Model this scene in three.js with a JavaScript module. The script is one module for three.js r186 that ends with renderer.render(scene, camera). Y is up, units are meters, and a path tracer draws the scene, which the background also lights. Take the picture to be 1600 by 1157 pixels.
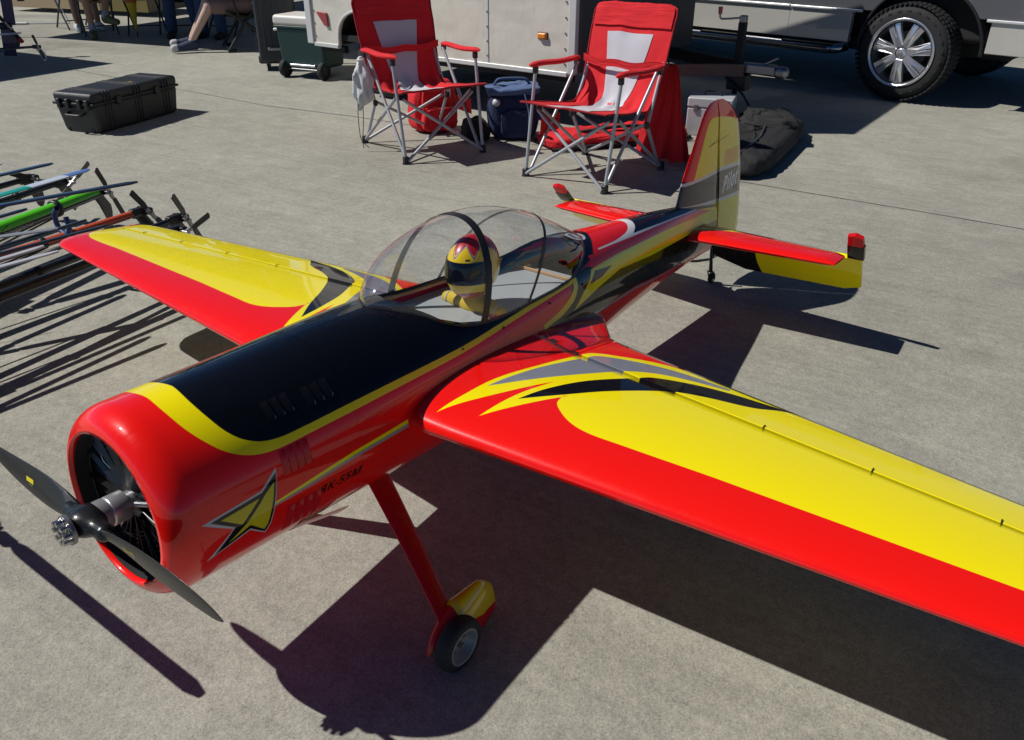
import * as THREE from 'three';
import { Sky } from 'three/addons/objects/Sky.js';
import { RoundedBoxGeometry } from 'three/addons/geometries/RoundedBoxGeometry.js';
import { MarchingCubes } from 'three/addons/objects/MarchingCubes.js';
import { mergeGeometries, mergeVertices, toCreasedNormals } from 'three/addons/utils/BufferGeometryUtils.js';

// ------------------------------------------------------------------ camera, sky, sun, exposure
const scene = new THREE.Scene();
const camera = new THREE.PerspectiveCamera(2 * Math.atan(533.5 / 1255.1) * 180 / Math.PI, 1600 / 1067, 0.05, 600);
camera.position.set(0, 1.425, 0);
camera.rotation.set(-0.486, 0, 0.003, 'YXZ');
camera.setViewOffset(1600, 1067, 0, 0, 1600, 1157);
scene.add(camera);
const renderer = new THREE.WebGLRenderer({ antialias: true });
renderer.setSize(1024, 740);
renderer.toneMapping = THREE.LinearToneMapping;
renderer.toneMappingExposure = 0.86;
renderer.shadowMap.enabled = true;
const toSun = new THREE.Vector3(-0.851, 1, -0.014).normalize();
const sky = new Sky();
sky.name = 'sky'; sky.scale.setScalar(450);
sky.userData.kind = 'structure';
Object.entries({ turbidity: 1.2, rayleigh: 0.55, mieCoefficient: 0.002, mieDirectionalG: 0.8, cloudCoverage: 0, cloudDensity: 0 })
  .forEach(([k, v]) => { if (sky.material.uniforms[k]) sky.material.uniforms[k].value = v; });
sky.material.uniforms.sunPosition.value.copy(toSun);
scene.add(sky);
scene.environmentIntensity = 0.115;
const sun = new THREE.DirectionalLight(new THREE.Color(1, 0.97, 0.915), 5);
sun.position.copy(toSun).multiplyScalar(40); sun.castShadow = true;
Object.assign(sun.shadow.camera, { left: -18, right: 18, top: 18, bottom: -18, near: 1, far: 120 });
sun.shadow.mapSize.set(2048, 2048);
scene.add(sun); scene.add(sun.target);

// ------------------------------------------------------------------ helpers
const V = (x, y, z) => new THREE.Vector3(x, y, z);
let seed = 7;
const rnd = () => { seed = (seed * 1664525 + 1013904223) >>> 0; return seed / 4294967296; };
const names = {};
const numbered = (n) => { const k = names[n] = (names[n] || 0) + 1; return k === 1 ? n : n + '_' + String(k - 1).padStart(3, '0'); };
function tag(o, label, category, group, kind) {
  if (label) o.userData.label = label;
  if (category) o.userData.category = category;
  if (group) o.userData.group = group;
  if (kind) o.userData.kind = kind;
  return o;
}
function thing(name, label, category, pos = [0, 0, 0], turn = 0, group) {
  const g = new THREE.Group(); g.name = numbered(name); g.position.set(...pos); g.rotation.y = turn;
  tag(g, label, category, group); scene.add(g); return g;
}
function mesh(name, geo, mat, parent = scene) {
  const m = new THREE.Mesh(geo, mat); m.name = parent === scene ? numbered(name) : name;
  m.castShadow = m.receiveShadow = true; parent.add(m); return m;
}
const flat = (g) => { const n = g.index ? g.toNonIndexed() : g; for (const k of Object.keys(n.attributes)) if (!['position', 'normal', 'uv'].includes(k)) n.deleteAttribute(k);
  if (!n.attributes.uv) n.setAttribute('uv', new THREE.BufferAttribute(new Float32Array(n.attributes.position.count * 2), 2)); n.groups = []; return n; };
const merge = (...l) => mergeGeometries(l.flat().map(flat));
const mv = (g, x, y, z, rx = 0, ry = 0, rz = 0) => { g = g.clone(); if (rx || ry || rz) g.applyMatrix4(new THREE.Matrix4().makeRotationFromEuler(new THREE.Euler(rx, ry, rz))); g.translate(x, y, z); return g; };
const box = (w, h, d, x = 0, y = 0, z = 0, r = 0.004, rx = 0, ry = 0, rz = 0) => mv(r > 0 ? new RoundedBoxGeometry(w, h, d, 2, Math.min(r, w / 2.01, h / 2.01, d / 2.01)) : new THREE.BoxGeometry(w, h, d), x, y, z, rx, ry, rz);
function rod(p, q, r, r2 = r, n = 10) {                                       // tapered cylinder from p to q
  const d = q.clone().sub(p), g = new THREE.CylinderGeometry(r2, r, d.length(), n, 1);
  g.applyQuaternion(new THREE.Quaternion().setFromUnitVectors(V(0, 1, 0), d.normalize())); g.translate((p.x + q.x) / 2, (p.y + q.y) / 2, (p.z + q.z) / 2); return g;
}
const tube = (pts, r, n = 24, m = 8) => new THREE.TubeGeometry(new THREE.CatmullRomCurve3(pts.map((p) => p.isVector3 ? p : V(...p)), false, 'catmullrom', 0.3), n, r, m);
const lathe = (pts, n = 32) => new THREE.LatheGeometry(pts.map((p) => new THREE.Vector2(p[0], p[1])), n);
function grid(nu, nv, f, uvf, flip) {                                         // sheet f(s, t) for s, t in 0..1
  const P = [], T = [], I = [];
  for (let j = 0; j <= nv; j++) for (let i = 0; i <= nu; i++) { const p = f(i / nu, j / nv); P.push(p.x, p.y, p.z); const w = uvf ? uvf(i / nu, j / nv, p) : [i / nu, j / nv]; T.push(w[0], w[1]); }
  for (let j = 0; j < nv; j++) for (let i = 0; i < nu; i++) { const a = j * (nu + 1) + i, b = a + 1, c = a + nu + 1, d = c + 1; flip ? I.push(a, c, b, b, c, d) : I.push(a, b, c, b, d, c); }
  const g = new THREE.BufferGeometry(); g.setAttribute('position', new THREE.Float32BufferAttribute(P, 3)); g.setAttribute('uv', new THREE.Float32BufferAttribute(T, 2)); g.setIndex(I); g.computeVertexNormals(); return g;
}
function smoothRing(g, nu, nv) {                                              // joins the normals of the first and last column of a closed grid
  const n = g.attributes.normal;
  for (let j = 0; j <= nv; j++) { const a = j * (nu + 1), b = a + nu, x = n.getX(a) + n.getX(b), y = n.getY(a) + n.getY(b), z = n.getZ(a) + n.getZ(b), l = Math.hypot(x, y, z) || 1; n.setXYZ(a, x / l, y / l, z / l); n.setXYZ(b, x / l, y / l, z / l); }
  return g;
}
function lerpList(list, x) {                                                  // smooth interpolation in a list of rows [x, ...values]
  const n = list.length; if (x <= list[0][0]) return list[0].slice(1); if (x >= list[n - 1][0]) return list[n - 1].slice(1);
  let i = 0; while (list[i + 1][0] < x) i++;
  const p1 = list[i], p2 = list[i + 1], p0 = list[Math.max(i - 1, 0)], p3 = list[Math.min(i + 2, n - 1)], h = p2[0] - p1[0], t = (x - p1[0]) / h;
  return p1.slice(1).map((_, k) => { const m1 = (p2[k + 1] - p0[k + 1]) / (p2[0] - p0[0]) * h, m2 = (p3[k + 1] - p1[k + 1]) / (p3[0] - p1[0]) * h;
    return (2 * t ** 3 - 3 * t * t + 1) * p1[k + 1] + (t ** 3 - 2 * t * t + t) * m1 + (-2 * t ** 3 + 3 * t * t) * p2[k + 1] + (t ** 3 - t * t) * m2; });
}
const lin = (list, x) => { if (x <= list[0][0]) return list[0][1]; for (let i = 0; i < list.length - 1; i++) if (x <= list[i + 1][0]) return list[i][1] + (list[i + 1][1] - list[i][1]) * (x - list[i][0]) / (list[i + 1][0] - list[i][0]); return list[list.length - 1][1]; };
// value noise
const NT = new Float32Array(65536); for (let i = 0; i < 65536; i++) NT[i] = rnd();
const hash = (x, y, p) => NT[((((y % p) + p) % p) * 157 + (((x % p) + p) % p) * 7919) & 65535];
function vn(x, y, p) { const xi = Math.floor(x), yi = Math.floor(y), u = x - xi, v = y - yi, a = u * u * (3 - 2 * u), b = v * v * (3 - 2 * v);
  return (hash(xi, yi, p) * (1 - a) + hash(xi + 1, yi, p) * a) * (1 - b) + (hash(xi, yi + 1, p) * (1 - a) + hash(xi + 1, yi + 1, p) * a) * b; }
function fbm(x, y, p, o = 4) { let s = 0, w = 0.5, t = 0; for (let i = 0; i < o; i++) { s += w * vn(x, y, p); t += w; w /= 2; x *= 2; y *= 2; p *= 2; } return s / t; }
function dataTex(n, f, srgb, rx = 1, ry = 1) {
  const d = new Uint8Array(n * n * 4); for (let y = 0; y < n; y++) for (let x = 0; x < n; x++) { const c = f(x / n, y / n), i = (y * n + x) * 4; d[i] = c[0] * 255; d[i + 1] = c[1] * 255; d[i + 2] = c[2] * 255; d[i + 3] = 255; }
  const t = new THREE.DataTexture(d, n, n); t.wrapS = t.wrapT = THREE.RepeatWrapping; t.magFilter = THREE.LinearFilter; t.minFilter = THREE.LinearMipmapLinearFilter; t.generateMipmaps = true; if (srgb) t.colorSpace = THREE.SRGBColorSpace; t.repeat.set(rx, ry); t.needsUpdate = true; return t;
}
function paint(w, h, draw) { const c = document.createElement('canvas'); c.width = w; c.height = h; draw(c.getContext('2d'), w, h); const t = new THREE.CanvasTexture(c); t.colorSpace = THREE.SRGBColorSpace; t.anisotropy = 8; return t; }
const C = (r, g, b) => new THREE.Color().setRGB(r, g, b);                       // linear base colour
const std = (c, rough = 0.6, o = {}) => new THREE.MeshStandardMaterial({ color: c, roughness: rough, side: THREE.DoubleSide, ...o });
const phys = (c, rough, o = {}) => new THREE.MeshPhysicalMaterial({ color: c, roughness: rough, side: THREE.DoubleSide, ...o });
// solid bodies from a distance field: f(x, y, z) < 0 inside
function blob(f, lo, hi, cell) {
  const size = Math.max(hi[0] - lo[0], hi[1] - lo[1], hi[2] - lo[2]), n = Math.min(120, Math.ceil(size / cell) + 4), mc = new MarchingCubes(n, new THREE.MeshBasicMaterial(), false, false, 200000);
  const c = lo.map((v, i) => (v + hi[i]) / 2), half = size / 2 * n / (n - 3); mc.isolation = 0;
  for (let k = 0; k < n; k++) for (let j = 0; j < n; j++) for (let i = 0; i < n; i++) mc.field[i + j * n + k * n * n] = -f(c[0] + half * (i - n / 2) / (n / 2), c[1] + half * (j - n / 2) / (n / 2), c[2] + half * (k - n / 2) / (n / 2));
  mc.update(); const m = mc.count; const g = new THREE.BufferGeometry();
  g.setAttribute('position', new THREE.BufferAttribute(mc.positionArray.slice(0, m * 3), 3)); g.setAttribute('normal', new THREE.BufferAttribute(mc.normalArray.slice(0, m * 3), 3));
  g.scale(half, half, half); g.translate(...c); g.deleteAttribute('normal'); const w = mergeVertices(g, cell * 0.02); w.computeVertexNormals();
  w.setAttribute('uv', new THREE.BufferAttribute(new Float32Array(w.attributes.position.count * 2), 2)); return w;
}
const smin = (a, b, k) => { const h = Math.max(k - Math.abs(a - b), 0) / k; return Math.min(a, b) - h * h * k / 4; };
function capsule(x, y, z, a, b, ra, rb) { const dx = b[0] - a[0], dy = b[1] - a[1], dz = b[2] - a[2], px = x - a[0], py = y - a[1], pz = z - a[2]; const t = Math.min(1, Math.max(0, (px * dx + py * dy + pz * dz) / (dx * dx + dy * dy + dz * dz + 1e-9))); return Math.hypot(px - dx * t, py - dy * t, pz - dz * t) - (ra + (rb - ra) * t); }
const bones = (list, k = 0.04) => (x, y, z) => { let d = 1e3; for (const b of list) d = smin(d, capsule(x, y, z, b[0], b[1], b[2], b[3]), k); return d; };
const boundsOf = (list, pad = 0.05) => { const lo = [1e3, 1e3, 1e3], hi = [-1e3, -1e3, -1e3]; for (const b of list) for (const [p, r] of [[b[0], b[2]], [b[1], b[3]]]) for (let i = 0; i < 3; i++) { lo[i] = Math.min(lo[i], p[i] - r - pad); hi[i] = Math.max(hi[i], p[i] + r + pad); } return [lo, hi]; };
const boneMesh = (list, cell, k) => { const [lo, hi] = boundsOf(list); return blob(bones(list, k), lo, hi, cell); };

// ------------------------------------------------------------------ shared materials
const grainN = dataTex(256, (x, y) => { const v = fbm(x * 64, y * 64, 64, 3); return [v, v, v]; });
const weave = dataTex(256, (x, y) => { const v = 0.5 + 0.25 * Math.sin(x * 402) + 0.25 * Math.sin(y * 402); return [v, v, v]; });
const M = {
  black: std(C(0.012, 0.012, 0.013), 0.45), blackMatt: std(C(0.014, 0.014, 0.015), 0.85), rubber: std(C(0.018, 0.018, 0.019), 0.8, { bumpMap: grainN, bumpScale: 0.0008 }),
  steel: std(C(0.5, 0.5, 0.5), 0.3, { metalness: 1 }), dullSteel: std(C(0.32, 0.32, 0.33), 0.45, { metalness: 1 }), alu: std(C(0.62, 0.63, 0.65), 0.35, { metalness: 1 }), chrome: std(C(0.75, 0.75, 0.77), 0.07, { metalness: 1 }),
  redPaint: phys(C(0.55, 0.008, 0.012), 0.4, { specularIntensity: 0.15, clearcoat: 0.6, clearcoatRoughness: 0.05 }), yellowPaint: phys(C(0.72, 0.5, 0.0), 0.3, { clearcoat: 1, clearcoatRoughness: 0.03 }), blackPaint: phys(C(0.006, 0.006, 0.008), 0.3, { specularIntensity: 0.2, clearcoat: 0.7, clearcoatRoughness: 0.03 }),
  white: std(C(0.72, 0.72, 0.7), 0.5), carbon: phys(C(0.014, 0.015, 0.016), 0.32, { clearcoat: 0.6, clearcoatRoughness: 0.12 }),
};
// ------------------------------------------------------------------ the ground
const concreteMap = dataTex(2048, (x, y) => {
  const cl = fbm(x * 24, y * 24, 24, 4), mid = fbm(x * 150 + 3.3, y * 150, 150, 3), f = fbm(x * 700, y * 700, 700, 2), sp = hash(Math.floor(x * 2048), Math.floor(y * 2048), 4096), br = fbm(x * 12 + 5, y * 110, 110 * 12, 3);
  let v = 0.5 + 0.07 * (cl - 0.5) + 0.08 * (mid - 0.5) + 0.14 * (f - 0.5) + 0.17 * (sp - 0.5) + 0.06 * (br - 0.5);
  if (f > 0.84) v -= 0.07; if (f < 0.14) v -= 0.06;
  return [v * 1.005, v * 0.985, v * 0.905].map((c) => Math.max(0, c + 0.118));
}, true);
const concreteBump = dataTex(1024, (x, y) => { const v = 0.6 * fbm(x * 340, y * 340, 340, 3) + 0.4 * fbm(x * 60, y * 60, 60, 3); return [v, v, v]; });
const concrete = new THREE.MeshStandardMaterial({ color: 0xffffff, map: concreteMap, roughness: 0.93, bumpMap: concreteBump, bumpScale: 0.0018, vertexColors: true });
{
  // one sheet: fine cells near the camera, growing towards the horizon
  const n = 420, warp = (s) => { const a = Math.abs(s), e = a < 0.72 ? a / 0.72 * 12 : 12 + 240 * ((a - 0.72) / 0.28) ** 2.2; return Math.sign(s) * e; };
  const g = grid(n, n, (s, t) => V(warp(2 * s - 1), 0, -5 + warp(2 * t - 1)), (s, t, p) => [(p.x * 0.86 + p.z * 0.5) / 2.4, (p.z * 0.86 - p.x * 0.5) / 2.4], true);
  const col = [], P = g.attributes.position;
  for (let i = 0; i < P.count; i++) {
    const x = P.getX(i) + 300, z = P.getZ(i) + 300;
    let v = 1 + 0.22 * (fbm(x / 1.7, z / 1.7, 9999, 5) - 0.5) + 0.58 * (fbm(x / 4.5 + 7, z / 4.5, 9999, 3) - 0.5);
    // broom drag and tyre drag run across the slab, old damp marks and drips lie about
    const q = x * 0.86 + z * 0.5, w = z * 0.86 - x * 0.5; v *= 1 + 0.10 * (fbm(q / 2.2, w / 0.22, 9999, 3) - 0.5);
    const st = fbm(x / 0.9 + 31, z / 0.9 + 5, 9999, 4); if (st > 0.66) v *= 1 - 1.5 * (st - 0.66); if (st < 0.3) v *= 1 + 0.5 * (0.3 - st);
    for (const [ox, oz, orr] of [[1.75, -2.6, .05], [2.3, -3.3, .09], [-1.9, -5.2, .07], [.4, -3.9, .04], [-.9, -4.4, .06], [2.9, -4.9, .12], [-3.6, -5.1, .1], [1.2, -1.75, .03]]) { const d0 = Math.hypot(P.getX(i) - ox, P.getZ(i) - oz) / orr * (0.8 + 0.5 * fbm(x * 6, z * 6, 9999, 2)); if (d0 < 1.4) v *= 1 - 0.22 * Math.max(0, 1 - d0 / 1.4); }
    // the worn strip on the near side of the joint, darker with old water marks
    const d = (P.getX(i) + 0.2) * 0.553 + (P.getZ(i) + 5.77) * 0.833 - 0.02; if (P.getX(i) > 0.9 && d > 0 && d < 0.6) v *= 1 - 0.27 * (1 - d / 0.6) * Math.min(1, (P.getX(i) - 0.9) * 2);
    col.push(v * 1.0, v * (0.99 + 0.01 * v), v * (0.93 + 0.05 * v));
  }
  g.setAttribute('color', new THREE.Float32BufferAttribute(col, 3));
  const m = mesh('ground', g, concrete); tag(m, 'grey concrete apron under the model airplane and everything else', 'ground', null, 'structure');
  // the expansion joint across the slab: pale crumbling filler, a strip 4 mm above the concrete
  const J = [[-4.6, -8.75], [-2.77, -7.46], [-2.1, -6.98], [-1.26, -6.56], [0.1, -5.72], [1.4, -4.79], [2.3, -4.2], [5.2, -2.2]];
  const jp = (s) => { const k = s * (J.length - 1), i = Math.min(J.length - 2, Math.floor(k)), f = k - i; return [J[i][0] + (J[i + 1][0] - J[i][0]) * f, J[i][1] + (J[i + 1][1] - J[i][1]) * f]; };
  const jf = std(C(0.4, 0.39, 0.36), 0.95, { bumpMap: grainN, bumpScale: 0.003 }), jd = std(C(0.15, 0.148, 0.135), 0.95);
  const strip = (off, w, jit) => grid(420, 1, (s, t) => { const [x, z] = jp(s), e = (t - 0.5) * w * (0.5 + jit * fbm(s * 260, t * 9 + off * 50, 999, 3)) + off + 0.01 * (fbm(s * 60, 3, 999, 2) - 0.5); return V(x + e * 0.55, 0.004, z + e * 0.835); }, null, true);
  const j = mesh('expansion_joint', merge(strip(0, 0.022, 1.2)), jf); tag(j, 'pale crumbled expansion joint running across the concrete behind the tail', 'joint', null, 'structure');
  const j2 = mesh('joint_groove', merge(strip(0.019, 0.005, 1)), jd); tag(j2, 'thin dark groove beside the pale joint in the concrete', 'joint', null, 'structure');
}
// ------------------------------------------------------------------ the big model airplane
// plane coordinates: a = metres behind the cowl opening, b = towards the plane's left wing, u = above the thrust line
const plane = thing('model_airplane', 'large red, yellow and black radio controlled aerobatic airplane parked in front', 'model airplane');
const AX = V(0.597, -0.077, -0.798), BX = V(0.801, 0.019, 0.598), UX = V(0.031, 0.997, -0.073), A0 = 0.9, U0 = -0.441;
plane.quaternion.setFromRotationMatrix(new THREE.Matrix4().makeBasis(BX, UX, AX.clone().negate()));
const PK = 0.955; plane.scale.setScalar(PK);
plane.position.copy(V(-0.714, 0.484, -1.131)).addScaledVector(AX, A0 * PK).addScaledVector(UX, U0 * PK);
const L = (a, b, u) => V(b, u - U0, A0 - a);

const SEC = [[0.06, .198, .198, .198, 2.0], [0.30, .203, .206, .200, 2.0], [0.60, .208, .218, .205, 2.05], [0.90, .205, .215, .205, 2.2], [1.20, .188, .212, .198, 2.25], [1.50, .158, .208, .178, 2.25],
  [1.80, .122, .190, .152, 2.2], [2.10, .090, .172, .130, 2.2], [2.35, .062, .150, .118, 2.2], [2.60, .036, .125, .112, 2.1], [2.70, .028, .115, .112, 2.0]];
function skin(a, deg, lift = 0) {                                              // a point on the fuselage skin; deg = angle from the top, positive on the left
  const [w, t, bt, n] = lerpList(SEC, a), th = deg * Math.PI / 180, s = Math.sin(th), c = Math.cos(th);
  const b = (w + lift) * Math.sign(s) * Math.abs(s) ** (2 / n), u = ((c > 0 ? t : bt) + lift) * Math.sign(c) * Math.abs(c) ** (2 / n);
  return [b, u];
}
const skinL = (a, deg, lift) => { const [b, u] = skin(a, deg, lift); return L(a, b, u); };
const RED = '#ef1710', YEL = '#f7e402', BLK = '#0c0d10', GRY = '#8d8f96', WHT = '#e9e9ea';
const fusTex = paint(2048, 2048, (g, w, h) => {
  const X = (a) => a / 2.75 * w, Y = (d) => (180 - d) / 360 * h;
  g.fillStyle = RED; g.fillRect(0, 0, w, h);
  const poly = (col, pts, sides = [1, -1]) => { g.fillStyle = col; for (const s of sides) { g.beginPath(); pts.forEach(([a, d], i) => i ? g.lineTo(X(a), Y(s * d)) : g.moveTo(X(a), Y(s * d))); g.closePath(); g.fill(); } };
  const soft = (pts, m = 10) => { const c = new THREE.CatmullRomCurve3(pts.map((p) => V(p[0] * 100, p[1], 0)), false, 'centripetal'); return c.getPoints(pts.length * m).map((p) => [p.x / 100, p.y]); };
  const outer = soft([[.097, 0], [.095, 16], [.104, 33], [.124, 45], [.148, 53.5], [.179, 59.5], [.215, 63], [.256, 64.3], [.313, 64.3], [.5, 64], [.8, 63], [.95, 60.5], [1.11, 58], [1.25, 56.5], [1.36, 55.5]]);
  const inner = soft([[.152, 0], [.147, 18], [.153, 32], [.168, 44], [.192, 52], [.225, 57], [.264, 59], [.321, 59.3], [.43, 59.2], [.8, 58.8], [.95, 56.5], [1.11, 54], [1.25, 52.5], [1.37, 51.5]]);
  poly(YEL, [...outer, [1.45, 40], [1.6, 0]]);
  poly(BLK, [...inner, [1.47, 45], [1.53, 40], [1.585, 22], [1.62, 8], [1.625, 0]]);
  // dark field and yellow sweep behind the cockpit
  poly('#17160f', [[1.36, 51], [1.46, 47], [1.53, 56], [1.52, 72], [1.43, 87], [1.27, 90], [1.13, 84], [1.15, 76], [1.26, 72], [1.33, 62]]);
  poly(YEL, soft([[1.352, 52], [1.345, 60], [1.305, 66], [1.24, 71], [1.15, 74]]).concat(soft([[1.15, 78], [1.26, 75], [1.335, 69], [1.372, 60], [1.38, 51.5]])));
  // spine: white band and black top
  poly(BLK, [[1.93, 0], [1.92, 12], [1.88, 25], [1.80, 33], [2.1, 34], [2.35, 31], [2.65, 21], [2.75, 18], [2.75, 0]]);
  poly(WHT, soft([[1.885, 0], [1.872, 14], [1.82, 27], [1.72, 33], [1.58, 34.5]]).concat([[1.58, 36.5], [1.85, 37], [2.1, 36.5], [2.35, 34], [2.75, 21], [2.75, 17], [2.35, 30.5], [2.1, 33.5], [1.86, 33]], soft([[1.86, 33], [1.90, 24], [1.922, 12], [1.93, 0]])));
  // yellow flank, black keel stripe, grey line
  poly('#14130f', [[1.39, 88], [1.5, 70], [1.67, 65], [1.95, 70], [2.29, 72], [2.75, 70], [2.75, 128], [2.37, 120], [2.07, 104], [1.82, 93], [1.6, 89.5], [1.41, 90]]);
  poly(YEL, [[1.325, 77.5], [1.455, 60], [1.48, 52], [1.7, 49.5], [2.02, 49], [2.44, 48], [2.75, 40], [2.75, 72], [2.29, 73], [1.95, 71], [1.8, 68], [1.67, 66], [1.505, 71]]);
  poly('#14130f', [[1.45, 64], [1.5, 55], [1.62, 58], [1.53, 64]]);
  poly(RED, [[1.5, 38], [1.8, 38.5], [2.1, 38], [2.4, 35], [2.6, 30], [2.45, 40], [2.1, 45], [1.85, 47], [1.6, 46.5], [1.5, 46]]);
  poly(GRY, [[1.38, 88.5], [1.6, 90.2], [1.82, 94], [2.06, 105.5], [2.37, 121], [2.37, 124], [2.06, 109], [1.82, 97], [1.6, 92.5], [1.4, 91]]);
  // the low yellow and grey pinstripe
  poly(YEL, [[.195, 93.2], [.31, 89.6], [.42, 86.8], [.58, 85], [.58, 87.4], [.42, 89.2], [.31, 92], [.195, 94.4]]);
  poly('#9a968e', [[.195, 94.4], [.31, 92], [.42, 89.2], [.58, 87.4], [.58, 89.8], [.42, 91.5], [.31, 94], [.195, 95.6]]);
  // the angular emblem on the cowl
  poly('#b9b9bd', [[.058, 84], [.187, 81.5], [.229, 72.5], [.205, 107], [.195, 113], [.156, 103], [.062, 110], [.119, 95.5]]);
  poly(BLK, [[.076, 85.0], [.188, 82.9], [.225, 75.5], [.2025, 106.5], [.1935, 111.5], [.157, 101.8], [.080, 108], [.124, 95.2]]);
  poly('#c9bb1c', [[.096, 86.6], [.181, 85.2], [.139, 96]]);
  poly('#c9bb1c', [[.193, 85], [.218, 80], [.198, 105.5], [.1905, 109], [.157, 99.4], [.108, 104.2], [.150, 96.4]]);
  // faint yellow pinstripes along the flanks
  g.strokeStyle = 'rgba(240,190,10,0.55)'; g.lineWidth = 2.2; for (const s of [1, -1]) { g.beginPath(); g.moveTo(X(.42), Y(s * 72)); g.quadraticCurveTo(X(.6), Y(s * 67), X(.85), Y(s * 68)); g.stroke(); g.beginPath(); g.moveTo(X(.5), Y(s * 74)); g.quadraticCurveTo(X(.62), Y(s * 69.5), X(.8), Y(s * 70.5)); g.stroke(); }
  // type name, left flank only
  g.save(); g.translate(X(.322), Y(105.6)); g.transform(1, -0.02, 0, -1, 0, 0); g.font = 'italic bold 40px sans-serif'; g.fillStyle = '#0b0a0a'; g.scale(0.6, 1.25); g.fillText('ЯK-55M', 0, 0); g.restore();
  // maker's oval behind the canopy
  g.save(); g.translate(X(1.555), Y(6)); g.fillStyle = '#b8bcc4'; g.beginPath(); g.ellipse(0, 0, 26, 62, 0, 0, 7); g.fill(); g.fillStyle = '#5f6875'; g.beginPath(); g.ellipse(0, 0, 17, 46, 0, 0, 7); g.fill(); g.fillStyle = '#c9ccd2'; g.fillRect(-5, -30, 10, 60); g.restore();
});
const scuff = dataTex(512, (x, y) => { const v = 0.62 + 0.5 * (fbm(x * 9, y * 9, 9, 5) - 0.5) + 0.25 * (fbm(x * 90, y * 90, 90, 2) - 0.5); return [v, v, v]; }, false, 3, 3);
const gloss = (map) => new THREE.MeshPhysicalMaterial({ map, color: 0xffffff, roughness: 0.5, roughnessMap: scuff, specularIntensity: 0.15, clearcoat: 0.78, clearcoatRoughness: 0.035, side: THREE.DoubleSide });
const fusMat = gloss(fusTex), fusUV = (a, d) => [a / 2.75, (d + 180) / 360];
{
  // cowl: a rolled lip, then the drum, up to the joint at 0.44
  const rows = []; for (let i = 0; i <= 6; i++) { const t = i / 6; rows.push([0.07 - 0.07 * t, 0.152 + 0.001 * t]); }
  for (let i = 1; i <= 10; i++) { const g = i / 10 * Math.PI / 2; rows.push([0.058 * (1 - Math.cos(g)), 0.153 + 0.045 * Math.sin(g)]); }
  const nr = rows.length, na = 96, back = 14;
  const f = (s, t) => { const d = s * 360 - 180, k = t * (nr - 1 + back); if (k <= nr - 1) { const [a, r] = rows[Math.round(k)], th = d * Math.PI / 180; return L(a, r * Math.sin(th), r * Math.cos(th)); } return skinL(0.06 + (0.4407 - 0.06) * (k - nr + 1) / back, d); };
  const uv = (s, t) => { const k = t * (nr - 1 + back), a = k <= nr - 1 ? rows[Math.round(k)][0] : 0.06 + 0.3807 * (k - nr + 1) / back; return fusUV(a, s * 360 - 180); };
  mesh('cowl', smoothRing(grid(na, nr - 1 + back, f, uv), na, nr - 1 + back), fusMat, plane);
}
const RAIL = [[.72, 0], [.73, 5], [.748, 21], [.784, 35], [.834, 43], [.898, 48], [.999, 51], [1.122, 51], [1.247, 51], [1.348, 50], [1.408, 43], [1.443, 34], [1.468, 20], [1.48, 5], [1.49, 0]];
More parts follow.
